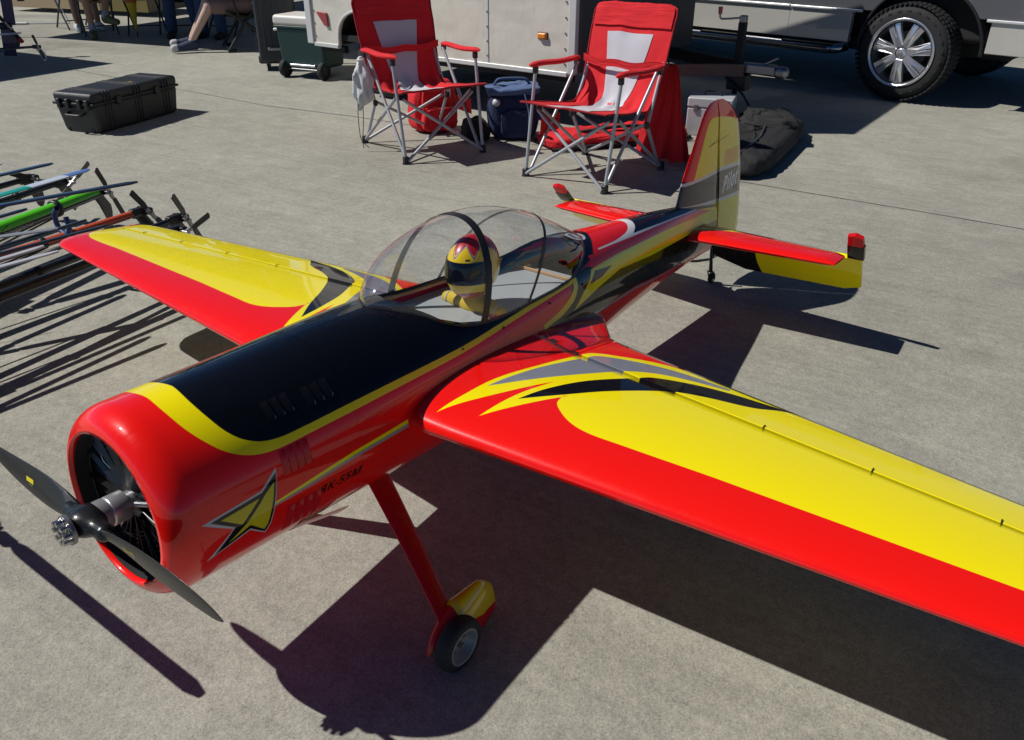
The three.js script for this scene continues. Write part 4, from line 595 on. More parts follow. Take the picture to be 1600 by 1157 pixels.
// ------------------------------------------------------------------ cargo trailer: local x along its side towards the hitch, z out of the side we see
{
  const t = thing('cargo_trailer', 'white enclosed cargo trailer behind the red chairs', 'trailer', [-1.85, 0, -7.73], -.6288), Ln = 2.84, B = .42, T = 2.42, D = 1.95;
  const whiteT = std(C(0.66, 0.63, 0.56), 0.42, { map: dataTex(512, (x, y) => { const d = fbm(x * 3, y * 12, 12 * 3, 4), q = fbm(x * 40, y * 6, 240, 3), v = 1 - .16 * Math.max(0, d - .45) - .10 * Math.max(0, q - .55); return [v, v * .995, v * .98]; }, true), bumpMap: dataTex(256, (x, y) => { const v = fbm(x * 5, y * 5, 5, 4); return [v, v, v]; }), bumpScale: 0.006 }), trim = std(C(0.62, 0.62, 0.6), 0.35, { metalness: 0.2 });
  const panel = (x0, x1, name) => { const s = new THREE.Shape(); s.moveTo(x0, B); const c = .86, rx = .47, ry = .31; if (x0 < c && x1 > c) { s.lineTo(c - rx, B); for (let i = 1; i <= 24; i++) { const a = Math.PI - i / 24 * Math.PI; s.lineTo(c + rx * Math.sign(Math.cos(a)) * Math.abs(Math.cos(a)) ** .7, B + ry * Math.sin(a) ** .7); } } s.lineTo(x1, B); s.lineTo(x1, T); s.lineTo(x0, T); s.closePath(); const g = new THREE.ExtrudeGeometry(s, { depth: .03, bevelEnabled: false }); g.translate(0, 0, -.03); return mesh(name, g, whiteT, t); };
  panel(.075, 2.045, 'side_panel'); panel(2.05, Ln - .06, 'side_panel');
  mesh('far_side', box(Ln, T - B, .03, Ln / 2, (T + B) / 2, -D, 0), whiteT, t); mesh('roof', box(Ln + .02, .05, D + .03, Ln / 2, T + .03, -D / 2, .01), whiteT, t); mesh('floor', box(Ln - .02, .05, D - .06, Ln / 2, B + .06, -D / 2, 0), M.blackMatt, t);
  mesh('rear_door', box(.03, T - B - .05, D - .1, .012, (T + B) / 2, -D / 2, .004), whiteT, t);
  mesh('wheel_box', (() => { const g = grid(24, 1, (s, v) => { const a = Math.PI * (1 - s); return V(.86 + .47 * Math.sign(Math.cos(a)) * Math.abs(Math.cos(a)) ** .7, B + .31 * Math.sin(a) ** .7, -.03 - .32 * v); }); return g; })(), M.blackMatt, t);
  mesh('wheel_box_back', box(1.0, .36, .01, .86, B + .16, -.35, 0), M.blackMatt, t);
  mesh('arch_lip', tube(Array.from({ length: 25 }, (_, i) => { const a = Math.PI * (1 - i / 24); return [.86 + .47 * Math.sign(Math.cos(a)) * Math.abs(Math.cos(a)) ** .7, B + .31 * Math.sin(a) ** .7, .002]; }), .012, 60, 6), trim, t);
  mesh('corner_post', box(.075, T - B + .02, .06, .036, (T + B) / 2, -.01, .006), trim, t); mesh('corner_post', box(.06, T - B + .02, .05, Ln - .03, (T + B) / 2, -.02, .006), trim, t);
  for (const [x0, x1] of [[.075, .385], [1.335, Ln - .06]]) { mesh('bottom_rail', box(x1 - x0, .035, .045, (x0 + x1) / 2, B - .012, -.01, .006), trim, t); mesh('chassis_rail', box(x1 - x0, .06, .05, (x0 + x1) / 2, B - .05, -.09, .006), M.blackMatt, t); }
  mesh('seam_strip', box(.02, T - B - .02, .006, 2.0475, (T + B) / 2, .002, .001), trim, t);
  const riv = (x, z = .004) => { const l = []; for (let y = B + .06; y < T; y += .105) l.push(mv(new THREE.CylinderGeometry(.007, .007, .006, 8), x, y, z, Math.PI / 2)); return merge(l); };
  const rv = mesh('rivets', merge([riv(2.047, .006), riv(Ln - .085), riv(.1)]), M.dullSteel, t); rv.userData.kind = 'stuff';
  mesh('marker_lamp', box(.075, .042, .03, 2.56, .66, .013, .012), std(C(0.75, 0.22, 0.01), 0.3), t); mesh('lamp_base', box(.085, .05, .008, 2.56, .66, .003, .003), M.black, t);
  mesh('reflector', (() => { const s = new THREE.Shape(); s.moveTo(-.07, .05); s.lineTo(.05, .045); s.lineTo(.06, -.06); s.lineTo(.02, -.055); s.closePath(); const g = new THREE.ExtrudeGeometry(s, { depth: .014, bevelEnabled: true, bevelSize: .003, bevelThickness: .003 }); g.translate(.22, .63, .002); return g; })(), std(C(0.32, 0.05, 0.05), 0.4), t);
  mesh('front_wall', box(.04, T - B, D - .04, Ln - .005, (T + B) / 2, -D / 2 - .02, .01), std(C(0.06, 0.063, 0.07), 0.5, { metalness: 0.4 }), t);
  const w = new THREE.Group(); w.name = 'wheel'; t.add(w); w.position.set(.86, .335, -.15); mesh('tyre', mv(tyreG(.335, .2, 48), 0, 0, 0, 0, Math.PI / 2), M.rubber, w); mesh('rim', mv(lathe([[.001, .03], [.07, .03], [.09, .0], [.17, .0], [.2, .05], [.21, .06]], 36), 0, 0, .03, Math.PI / 2), std(C(0.5, 0.5, 0.48), 0.4, { metalness: 0.4 }), w);
  const w2 = w.clone(); w2.position.z = -D + .15; w2.rotation.y = Math.PI; t.add(w2);
  mesh('axle', rod(V(.86, .335, -.2), V(.86, .335, -D + .2), .03), M.blackMatt, t);
  // the hitch
  const rust = std(C(0.17, 0.115, 0.09), 0.85, { bumpMap: grainN, bumpScale: 0.004 }), c = -D / 2 + .02;
  for (const s of [-1, 1]) mesh('tongue_beam', (() => { const p = V(Ln - .1, B - .02, c + s * .62), q = V(Ln + .92, B + .0, c + s * .05), g = new THREE.BoxGeometry(p.distanceTo(q), .085, .05); g.applyQuaternion(new THREE.Quaternion().setFromUnitVectors(V(1, 0, 0), q.clone().sub(p).normalize())); g.translate((p.x + q.x) / 2, (p.y + q.y) / 2, (p.z + q.z) / 2); return g; })(), s > 0 ? rust : M.blackMatt, t);
  mesh('coupler', merge(box(.26, .075, .09, Ln + 1.02, B + .01, c, .015), box(.1, .085, .1, Ln + 1.19, B + .0, c, .035), box(.12, .015, .03, Ln + 1.1, B + .07, c, .004, 0, 0, .5)), M.dullSteel, t);
  const jx = Ln + .86; mesh('jack_post', merge(box(.055, .4, .055, jx, B + .13, c + .02, .008), rod(V(jx, B - .08, c + .02), V(jx, .05, c + .02), .02), mv(new THREE.CylinderGeometry(.08, .09, .02, 20), jx, .03, c + .02)), M.blackMatt, t);
  mesh('jack_crank', merge(box(.05, .05, .05, jx, B + .35, c + .02, .008), tube([[jx, B + .36, c + .02], [jx - .09, B + .35, c + .06], [jx - .15, B + .35, c + .09], [jx - .155, B + .4, c + .095]], .007, 20, 6)), M.dullSteel, t);
  mesh('crank_grip', rod(V(jx - .155, B + .38, c + .095), V(jx - .156, B + .43, c + .095), .014, .016), std(C(0.42, 0.1, 0.08), 0.5), t);
  mesh('wiring', tube([[jx - .1, B - .02, c + .07], [jx, B - .1, c + .1], [jx + .08, B - .16, c + .08], [jx + .14, B - .25, c + .05]], .009, 20, 6), M.black, t); mesh('hitch_box', box(.16, .12, .1, jx + .02, B - .09, c + .02, .015), M.black, t);
}
// ------------------------------------------------------------------ pickup truck: local x to its rear, z out of the side we see, the rear wheel at the origin
{
  const t = thing('pickup_truck', 'dark grey and silver pickup truck parked behind the trailer hitch', 'pickup truck', [3.43, 0, -7.22], -.795);
  const dark = phys(C(0.11, 0.115, 0.125), 0.35, { clearcoat: 1, clearcoatRoughness: 0.04, metalness: 0.2 }), silver = phys(C(0.5, 0.485, 0.44), 0.4, { clearcoat: 1, clearcoatRoughness: 0.05, metalness: 0.15 });
  const arch = (s, x0, x1, cx, r, y) => { if (cx > x0 && cx < x1) { const h = Math.sqrt(Math.max(0, r * r - (y - .43) ** 2)), a0 = Math.atan2(y - .43, -h), a1 = Math.atan2(y - .43, h); s.lineTo(cx - h, y); for (let i = 1; i <= 28; i++) { const a = a0 + (a1 - a0) * i / 28; s.lineTo(cx + r * Math.cos(a), .43 + r * Math.sin(a)); } } };
  const side = (x0, x1, y0, y1, z0, mat, name, lipR) => { const s = new THREE.Shape(), cx = x0 > -1.3 ? 0 : -3.68, r = .50; s.moveTo(x0, y0); if (lipR) arch(s, x0, x1, cx, r, y0); s.lineTo(x1, y0); s.lineTo(x1, y1);
    if (lipR && y1 < .43 + r) { const h = Math.sqrt(r * r - (y1 - .43) ** 2); s.lineTo(cx + h, y1); const m = new THREE.Shape(); void m; }
    s.lineTo(x0, y1); s.closePath(); const g = new THREE.ExtrudeGeometry(s, { depth: .05, bevelEnabled: true, bevelSize: .006, bevelThickness: .008, bevelSegments: 2 }); g.translate(0, 0, z0 - .05); return mesh(name, g, mat, t); };
  const noArch = (x0, x1, y0, y1, z0, mat, name) => side(x0, x1, y0, y1, z0, mat, name, false);
  // lower silver pieces, either side of the wheel opening
  noArch(.54, 1.02, .46, .69, -.03, silver, 'lower_panel'); noArch(-1.205, -.62, .44, .69, -.03, silver, 'lower_panel'); noArch(-2.31, -1.215, .44, .69, -.03, silver, 'door_lower'); noArch(-3.12, -2.32, .44, .69, -.03, silver, 'door_lower'); noArch(-4.6, -4.2, .44, .69, -.03, silver, 'lower_panel');
  for (const [a, b] of [[.50, 1.02], [-1.205, -.52], [-2.31, -1.215], [-3.12, -2.32]]) mesh('chrome_stripe', box(b - a, .022, .03, (a + b) / 2, .703, -.015, .006), std(C(.7, .7, .7), .28, { metalness: .35 }), t);
  // upper dark body with the wheel arch cut
  { const s = new THREE.Shape(); const h = Math.sqrt(.52 ** 2 - (.715 - .43) ** 2); s.moveTo(-1.205, .715); s.lineTo(-h, .715); const a0 = Math.atan2(.285, -h), a1 = Math.atan2(.285, h); for (let i = 1; i <= 24; i++) { const a = a0 + (a1 - a0) * i / 24; s.lineTo(.52 * Math.cos(a), .43 + .52 * Math.sin(a)); } s.lineTo(1.02, .715); s.lineTo(1.04, 1.28); s.lineTo(-1.205, 1.28); s.closePath(); const g = new THREE.ExtrudeGeometry(s, { depth: .05, bevelEnabled: true, bevelSize: .006, bevelThickness: .008 }); g.translate(0, 0, -.08); mesh('bed_side', g, dark, t); }
  noArch(-2.31, -1.215, .717, 1.15, -.03, dark, 'rear_door'); noArch(-3.12, -2.32, .717, 1.15, -.03, dark, 'front_door'); noArch(-4.6, -3.13, .717, 1.1, -.03, dark, 'fender');
  mesh('wheel_opening_lip', tube(Array.from({ length: 33 }, (_, i) => { const a = -.0 + Math.PI * i / 32; return [.51 * Math.cos(a), .43 + .51 * Math.sin(a), -.02]; }), .014, 64, 6), M.black, t);
  mesh('wheel_well', grid(30, 1, (s, v) => V(.53 * Math.cos(Math.PI * s), .43 + .53 * Math.sin(Math.PI * s), -.06 - .5 * v)), M.blackMatt, t); mesh('inner_body', box(5.5, .85, 1.6, -1.85, .92, -1.0, .05), M.blackMatt, t);
  mesh('cab', (() => { const s = new THREE.Shape(); s.moveTo(-3.2, 1.15); s.lineTo(-2.75, 1.85); s.lineTo(-1.5, 1.9); s.lineTo(-1.25, 1.15); s.closePath(); const g = new THREE.ExtrudeGeometry(s, { depth: 1.6, bevelEnabled: true, bevelSize: .04, bevelThickness: .05 }); g.translate(0, 0, -1.85); return g; })(), dark, t);
  for (const [a, b] of [[-2.95, -2.35], [-2.25, -1.5]]) mesh('side_window', box(b - a, .45, .01, (a + b) / 2, 1.5, -.19, .02), phys(C(0.01, 0.012, 0.013), 0.05), t);
  mesh('hood', box(1.35, .12, 1.7, -3.9, 1.12, -1.0, .05), dark, t); mesh('far_side', box(5.6, .8, .06, -1.8, .85, -1.98, .03), dark, t); mesh('tailgate', box(.06, .6, 1.75, 1.03, .98, -1.0, .02), dark, t);
  mesh('bumper', box(.14, .17, 1.9, 1.12, .56, -1.0, .04), M.chrome, t); mesh('sill', box(2.6, .1, .1, -1.85, .42, -.15, .02), M.blackMatt, t); mesh('chassis', box(4.8, .14, 1.1, -1.8, .42, -1.05, .02), M.blackMatt, t);
  // tubular step
  mesh('step_bar', tube([[-3.2, .40, -.06], [-3.05, .375, .05], [-2.2, .375, .06], [-1.2, .375, .06], [-.72, .375, .05], [-.62, .40, -.05]], .042, 60, 14), phys(C(0.3, 0.31, 0.33), 0.16, { metalness: 1 }), t);
  for (const x of [-2.75, -1.85, -.95]) mesh('step_pad', box(.5, .012, .06, x, .416, .065, .004), M.black, t);
  // wheels: all-terrain tyre and seven-spoke polished rim
  const rimM = std(C(.78, .78, .8), .22, { metalness: .8 }); const W = new THREE.Group(); W.name = 'wheel'; W.position.set(-.09, .405, -.06); t.add(W);
  const tread = []; tread.push(mv(tyreG(.395, .26, 72), 0, 0, 0, 0, Math.PI / 2)); for (let i = 0; i < 60; i++) { const a = i / 60 * 6.2832; for (const [z, w] of [[.098, .05], [-.098, .05], [.033, .045], [-.033, .045]]) { const g = new THREE.BoxGeometry(.03, .012, w); g.translate(0, .397 - Math.abs(z) * .06, z); g.rotateZ(a + (z > 0 ? .02 : .06)); tread.push(g); } }
  const tyre = mesh('tyre', merge(tread), M.rubber, W);
  const letters = []; for (let i = 0; i < 26; i++) { const a = i / 26 * 6.2832; letters.push(mv(box(.03, .004, .012, 0, 0, 0, 0), .0, 0, 0)); const g = letters.pop(); g.rotateX(Math.PI / 2); g.translate(0, .335, .128); g.rotateZ(a); letters.push(g); } mesh('sidewall_marks', merge(letters), M.rubber, tyre).userData.kind = 'stuff';
  const rim = mesh('rim', mv(lathe([[.278, .135], [.27, .14], [.258, .135], [.25, .10], [.245, -.10], [.27, -.13]], 64), 0, 0, 0, Math.PI / 2), rimM, W); mesh('brake_disc', mv(new THREE.CylinderGeometry(.17, .17, .03, 40), 0, 0, .02, Math.PI / 2), std(C(0.1, 0.1, 0.1), .5, { metalness: .5 }), W); mesh('rim_back', mv(new THREE.CylinderGeometry(.25, .25, .01, 40), 0, 0, -.02, Math.PI / 2), M.blackMatt, W);
  for (let i = 0; i < 7; i++) { const a = -Math.PI / 2 + i / 7 * 6.2832, s = new THREE.Shape(); s.moveTo(.055, -.026); s.lineTo(.15, -.038); s.lineTo(.262, -.052); s.lineTo(.262, .052); s.lineTo(.15, .038); s.lineTo(.055, .026); s.closePath(); const h = new THREE.Path(); h.moveTo(.14, -.006); h.lineTo(.245, -.009); h.lineTo(.245, .009); h.lineTo(.14, .006); h.closePath(); s.holes.push(h); const g = new THREE.ExtrudeGeometry(s, { depth: .03, bevelEnabled: true, bevelSize: .005, bevelThickness: .008, bevelSegments: 3 }); const p = g.attributes.position; for (let k = 0; k < p.count; k++) p.setZ(k, p.getZ(k) + .075 + .02 * Math.sin(p.getX(k) / .26 * Math.PI)); g.computeVertexNormals(); g.rotateZ(a); mesh('spoke', g, rimM, rim); }
  mesh('hub_cap', mv(lathe([[.001, .045], [.03, .044], [.04, .035], [.045, .0], [.085, -.005], [.09, -.03]], 36), 0, 0, .085, Math.PI / 2), rimM, rim); for (let i = 0; i < 6; i++) { const a = i / 6 * 6.2832 + .3; mesh('lug_nut', mv(new THREE.CylinderGeometry(.011, .013, .035, 6), .066 * Math.cos(a), .066 * Math.sin(a), .105, Math.PI / 2), M.dullSteel, rim); }
  for (const [x, z, r] of [[-3.68, -.06, 0], [0, -1.86, Math.PI], [-3.68, -1.86, Math.PI]]) { const c = W.clone(); c.position.set(x - .09, .405, z); c.rotation.y = r; t.add(c); }
}
// ------------------------------------------------------------------ radio controlled helicopters at left: local x towards the tail, mast at the origin
const carbonB = M.carbon;
function helicopter(label, tail, deg, o) {
  const L0 = o.len || .9, d = deg * Math.PI / 180, boomY = o.boomY || .23, sc = o.scale || 1;
  const t = thing('model_helicopter', label, 'model helicopter', [tail[0] - Math.cos(d) * L0 * sc, 0, tail[1] + Math.sin(d) * L0 * sc], d, 'model helicopters parked in a row'); t.scale.setScalar(sc);
  const r = o.boomR || .018, by = (x) => boomY + .012 * x;
  const boomTex = o.text ? paint(1024, 128, (g, w, h) => { g.fillStyle = o.boomCss; g.fillRect(0, 0, w, h); g.fillStyle = '#101210'; g.fillRect(0, h * .50, w, h * .5); g.fillStyle = o.textCss || '#c9ccc9'; g.font = 'bold 46px sans-serif'; g.fillText(o.text, w * .08, h * .82); }) : null;
  const bm = o.boomMat || (boomTex ? phys(0xffffff, .35, { map: boomTex, clearcoat: .6 }) : carbonB);
  mesh('tail_boom', smoothRing(grid(20, 24, (s, v) => { const th = s * 6.2832, x = .1 + v * (L0 - .14), q = r * (1 - .25 * v) * (o.deep ? 1.0 : 1); return V(x, by(x) + q * Math.cos(th) * (o.deep || 1), q * Math.sin(th)); }, (s, v) => o.text ? [o.flipText ? 1 - v : v, 1 - (s < .5 ? s * 2 : 2 - s * 2)] : [v, s]), 20, 24), bm, t);
  mesh('tail_pushrod', rod(V(.05, boomY - .01, r + .008), V(L0 - .03, by(L0) - .008, r * .8), .002, .002, 6), M.dullSteel, t); mesh('antenna', tube([[.02, boomY - .08, .04], [.16, boomY - .03, .07], [.3, boomY + .05, .10]], .0016, 12, 5), M.black, t);
  for (const s of [-1, 1]) mesh('boom_strut', rod(V(.08, boomY - .07, s * .03), V(.62, by(.62) - r * .9, s * .008), .0042), carbonB, t);
  mesh('boom_clamp', mv(lathe([[r * .8, -.012], [r * 1.12, -.01], [r * 1.12, .01], [r * .8, .012]], 24), .62, by(.62), 0, 0, 0, Math.PI / 2), M.black, t);
  // tail: gear case, fin, two-bladed tail rotor
  const ty = by(L0);
  mesh('tail_case', merge(box(.075, .042, .034, L0 - .035, ty, 0, .008), box(.03, .03, .05, L0 + .005, ty, .012, .006), rod(V(L0 - .01, ty, .0), V(L0 - .01, ty, .06), .005)), M.black, t);
  { const s = new THREE.Shape(); s.moveTo(L0 - .06, ty + .01); s.lineTo(L0 - .015, ty + .02); s.lineTo(L0 + .045, ty - .085); s.quadraticCurveTo(L0 + .05, ty - .15, L0 + .02, ty - .165); s.lineTo(L0 + .005, ty - .15); s.lineTo(L0 - .02, ty - .07); s.closePath(); const g = new THREE.ExtrudeGeometry(s, { depth: .003, bevelEnabled: true, bevelSize: .0015, bevelThickness: .001 }); g.translate(0, 0, -.018); mesh('tail_fin', g, o.finMat || carbonB, t); }
  const tr = new THREE.Group(); tr.name = 'tail_rotor'; t.add(tr); tr.position.set(L0 - .01, ty, .056); tr.rotation.z = o.tailTurn ?? 1.2;
  mesh('tail_hub', merge(mv(new THREE.CylinderGeometry(.009, .009, .03, 12), 0, 0, 0, Math.PI / 2), box(.07, .016, .016, 0, 0, 0, .004)), M.dullSteel, tr);
  for (const s of [-1, 1]) { const sh = new THREE.Shape(); sh.moveTo(s * .03, -.008); sh.lineTo(s * .05, -.015); sh.lineTo(s * .135, -.015); sh.quadraticCurveTo(s * .142, 0, s * .135, .012); sh.lineTo(s * .05, .010); sh.lineTo(s * .03, .008); const g = new THREE.ExtrudeGeometry(sh, { depth: .003, bevelEnabled: true, bevelSize: .001, bevelThickness: .001 }); g.rotateX(.2); const bl = mesh('tail_blade', g, o.tailMat || M.black, tr); if (o.tipMat) { const g2 = box(.034, .0275, .006, s * .118, -.0015, .0015, .002); mesh('blade_tip', mv(g2, 0, 0, 0, .2), o.tipMat, bl); } }
  // body
  for (const s of [-1, 1]) { const sh = new THREE.Shape(); sh.moveTo(.13, boomY - .05); sh.lineTo(.12, boomY + .045); sh.lineTo(-.08, boomY + .06); sh.lineTo(-.24, boomY + .01); sh.lineTo(-.25, boomY - .07); sh.lineTo(-.05, boomY - .11); sh.closePath(); const h = new THREE.Path(); h.absellipse(-.1, boomY - .03, .05, .03, 0, 6.2832); sh.holes.push(h); const g = new THREE.ExtrudeGeometry(sh, { depth: .002, bevelEnabled: false }); g.translate(0, 0, s * .04); mesh('side_frame', g, carbonB, t); }
  mesh('battery_tray', box(.34, .012, .076, -.08, boomY - .085, 0, .003), carbonB, t); mesh('motor', mv(new THREE.CylinderGeometry(.032, .032, .05, 24), -.02, boomY - .02, 0), M.dullSteel, t); mesh('main_gear', mv(new THREE.CylinderGeometry(.07, .07, .012, 36), .0, boomY - .055, 0), M.white, t);
  mesh('canopy', (() => { const g = new THREE.SphereGeometry(1, 32, 20), p = g.attributes.position; for (let i = 0; i < p.count; i++) { const x = p.getX(i), y = p.getY(i), z = p.getZ(i); p.setXYZ(i, -.26 + x * (x > 0 ? .17 : .22), boomY + .0 + y * (y > 0 ? .085 : .10) - .03 * Math.max(0, -x), z * .058 * (1 - .25 * Math.max(0, -x))); } g.computeVertexNormals(); return g; })(), phys(o.canopy || C(.3, .3, .3), .25, { clearcoat: 1 }), t);
  mesh('mast', rod(V(0, boomY + .03, 0), V(0, boomY + .155, 0), .006), M.steel, t); mesh('swashplate', mv(lathe([[.008, -.008], [.03, -.006], [.03, .006], [.008, .01]], 24), 0, boomY + .075, 0), M.dullSteel, t);
  for (const s of [-1, 1]) for (const x of [-.02, .02]) mesh('control_link', rod(V(x, boomY + .08, s * .03), V(x * .6, boomY + .14, s * .02), .0018, .0018, 6), M.dullSteel, t);
  const hy = boomY + .155; mesh('rotor_head', merge(box(.05, .03, .03, 0, hy, 0, .006), rod(V(0, hy - .01, 0), V(0, hy + .028, 0), .009)), M.dullSteel, t);
  // main blades, folded back along the boom or spread
  const bladeLen = o.bladeLen || .66, spread = o.spread || [.10, -.10];
  spread.forEach((a, i) => { const b = new THREE.Group(); b.name = 'main_blade'; t.add(b); b.position.set(0, hy + (i ? -.002 : .0) + (o.lift || 0), 0); b.rotation.set(0, -a, o.droop || .015);
    mesh('grip', box(.075, .022, .028, .07, 0, 0, .006), M.black, b);
    const n = 16; mesh('airfoil', smoothRing(grid(n, 20, (s, v) => { const th = s * 6.2832, x = .10 + bladeLen * v, c = (o.chord || .029) * (v < .06 ? .45 + .55 * v / .06 : 1) * (v > .96 ? 1 - .5 * (v - .96) / .04 : 1); return V(x, .0042 * Math.sin(th) * (1 + .3 * Math.cos(th)), c * Math.cos(th) - .004); }, (s, v) => [v, s]), n, 20), (o.bladeMats || [carbonB])[i % (o.bladeMats || [carbonB]).length], b); });
  if (o.holder) { const x = o.holderX || .66; mesh('blade_holder', merge(tube([[x, by(x) + .02, -.03], [x, by(x) + .05, -.045], [x, by(x) + .09, -.04], [x, by(x) + .12, -.01]], .011, 20, 8), tube([[x, by(x) + .02, -.03], [x, by(x) + .01, 0], [x, by(x) + .02, .03], [x, by(x) + .05, .045], [x, by(x) + .09, .04]], .011, 28, 8)), o.holder, t); }
  // landing gear
  for (const s of [-1, 1]) { mesh('skid', tube([[-.28, .022, s * .1], [-.25, .008, s * .1], [.0, .007, s * .1], [.17, .007, s * .1], [.19, .012, s * .1]], .0055, 24, 8), o.skid || M.black, t); for (const x of [-.16, .06]) mesh('gear_strut', tube([[x, boomY - .1, s * .02], [x, boomY * .35, s * .07], [x, .01, s * .1]], .0055, 14, 8), M.black, t); }
  return t;
}
const tealBlade = phys(0xffffff, .35, { clearcoat: .7, map: paint(512, 16, (g, w, h) => { g.fillStyle = '#d5dbe6'; g.fillRect(0, 0, w, h); const gr = [['#1c9c86', 0, .55], ['#cfd6e2', .55, .82], ['#5b79b4', .82, 1]]; for (const [c, a, b] of gr) { g.fillStyle = c; g.fillRect(a * w, 0, (b - a) * w, h); } }) });
const whiteBlade = phys(C(.55, .56, .58), .3, { clearcoat: .8 }), greyBlade = phys(C(.26, .27, .28), .35, { clearcoat: .6 }), duoBlade = phys(0xffffff, .35, { clearcoat: .7, map: paint(512, 16, (g, w, h) => { g.fillStyle = '#101214'; g.fillRect(0, 0, w, h); g.fillStyle = '#d8dde2'; g.fillRect(w * .3, 0, w * .7, h * .55); }) });
const FWD = [3.0, 3.35];
helicopter('helicopter with bright green boom lettered along its side, left of the wing tip', [-2.0, -3.80], 70, { text: 'SAB HELI DIVISION', boomCss: '#5cd11c', textCss: '#a9ada8', boomR: .036, tailTurn: 1.95, canopy: C(.06, .45, .03), bladeMats: [tealBlade, duoBlade], spread: [-.01, .42], bladeLen: .76, droop: -.035 });
helicopter('helicopter with orange red boom end, its tail rotor just beyond the wing tip', [-1.67, -3.50], 58, { len: 1.1, boomMat: phys(C(.62, .09, .03), .35, { clearcoat: .7 }), boomR: .022, tailTurn: 2.15, canopy: C(.55, .07, .03), bladeMats: [greyBlade, carbonB], holder: std(C(.02, .05, .16), .5), holderX: .72, spread: [.48, -.07], bladeLen: .52, droop: -.01, chord: .018 });
helicopter('helicopter mostly hidden by the yellow wing, one tail blade showing above it', [-1.47, -3.40], 62, { len: 1.3, tailTurn: 2.0, canopy: C(.4, .4, .4), tailMat: duoBlade, spread: [.12, -.03], bladeLen: .78, chord: .014, droop: -.03 });
helicopter('helicopter with a thin black boom and white edged blades, nearest the wing tip', [-1.42, -3.24], 60, { len: 1.4, boomR: .021, bladeMats: [whiteBlade, whiteBlade], tailTurn: .3, canopy: C(.5, .5, .52), text: 'ALIGN', boomCss: '#101214', textCss: '#34363a', spread: [.14, .02], bladeLen: .72, chord: .015, droop: -.02 });
helicopter('helicopter with black boom and a split black and white blade, behind the green one', [-2.26, -3.97], 67, { bladeMats: [duoBlade, carbonB], tailTurn: .55, canopy: C(.03, .35, .3), spread: [.05, 3.2], bladeLen: .72, droop: -.04, tailMat: duoBlade });
helicopter('helicopter with a pale thin blade, furthest left of the near row', [-2.46, -4.02], 62, { bladeMats: [whiteBlade, carbonB], tailTurn: -.5, canopy: C(.6, .6, .6), spread: [.03, 3.3], bladeLen: .66, droop: -.05, chord: .018, skid: M.dullSteel });
{
  const pm = phys(C(.03, .02, .09), .4, { clearcoat: .5 }), h = helicopter('dark purple helicopter tail with red tipped tail rotor, far left background', [-5.62, -9.55], 35, { boomMat: pm, finMat: pm, tailTurn: -1.05, tipMat: std(C(.6, .03, .02), .5), scale: 1.5, boomY: .22, boomR: .03, canopy: C(.05, .03, .14), spread: [3, 3.3] });
  mesh('lower_fin', box(.085, .2, .012, .87, .115, 0, .005, 0, 0, -.12), pm, h); mesh('upper_fin', box(.075, .22, .012, .92, .34, 0, .005, 0, 0, -.1), pm, h);
  mesh('cross_bar', rod(V(.62, .425, 0), V(1.06, .435, 0), .01), pm, h); for (const x of [.86, 1.02]) mesh('bar_cap', box(.05, .08, .04, x, .43, 0, .008), M.black, h);
}
helicopter('small helicopter with white fin and pale blades, far left beside the shadow edge', [-4.95, -8.85], 28, { finMat: whiteBlade, bladeMats: [whiteBlade, whiteBlade], tailTurn: 1.8, canopy: C(.6, .6, .6), scale: .9 });
// one more stands just outside the frame on the left; its head and one blade throw the shadow in the lower left corner
{ const h = helicopter('black helicopter parked at the near left with one rotor blade spread to the front', [-2.6, -1.58], -60, { canopy: C(.05, .05, .06), spread: [-.426, 2.7], bladeLen: .78, boomY: .235, tailTurn: .2, skid: M.black, chord: .018 }); h.position.set(-1.70, 0, -1.64); }
// ------------------------------------------------------------------ background: shade canopy, seated people, chairs, work platform
{
  const a = V(-7.95, 2.3, -11.28), ex = V(.929, 0, .371), t = thing('shade_canopy', 'large fabric shade canopy on four posts over the seated people', 'canopy', [a.x, 0, a.z], Math.atan2(-ex.z, ex.x)), Wd = 5.74, Dp = 8, cm = std(C(.25, .27, .3), .9);
  mesh('roof', grid(24, 24, (s, v) => { const q = Math.min(s, 1 - s, v, 1 - v) * 2; return V(Wd * s, 2.28 + .9 * q, -Dp * v); }), cm, t);
  mesh('valance', merge(grid(24, 1, (s, v) => V(Wd * s, 2.28 - .22 * v, 0)), grid(24, 1, (s, v) => V(Wd * s, 2.28 - .22 * v, -Dp)), grid(24, 1, (s, v) => V(0, 2.28 - .22 * v, -Dp * s)), grid(24, 1, (s, v) => V(Wd, 2.28 - .22 * v, -Dp * s))), cm, t);
  for (const [x, z] of [[.05, -.05], [Wd - .05, -.05], [.05, -Dp + .05], [Wd - .05, -Dp + .05]]) mesh('post', box(.04, 2.3, .04, x, 1.15, z, .006), M.dullSteel, t);
  const b = thing('shade_canopy', 'second shade canopy standing beyond the left edge of the photo', 'canopy', [-10.3, 0, -8.0], -.5);
  mesh('roof', grid(16, 16, (s, v) => { const q = Math.min(s, 1 - s, v, 1 - v) * 2; return V(3 * s, 2.2 + .8 * q, -3 * v); }), cm, b); for (const [x, z] of [[.05, -.05], [2.95, -.05], [.05, -2.95], [2.95, -2.95]]) mesh('post', box(.04, 2.2, .04, x, 1.1, z, .006), M.dullSteel, b);
}
const skinM = std(C(.36, .2, .13), .6), denim = std(C(.03, .055, .12), .9, { bumpMap: fabricN, bumpScale: .006 }), denim2 = std(C(.05, .08, .15), .9, { bumpMap: fabricN, bumpScale: .006 }), khaki = std(C(.3, .24, .14), .9);
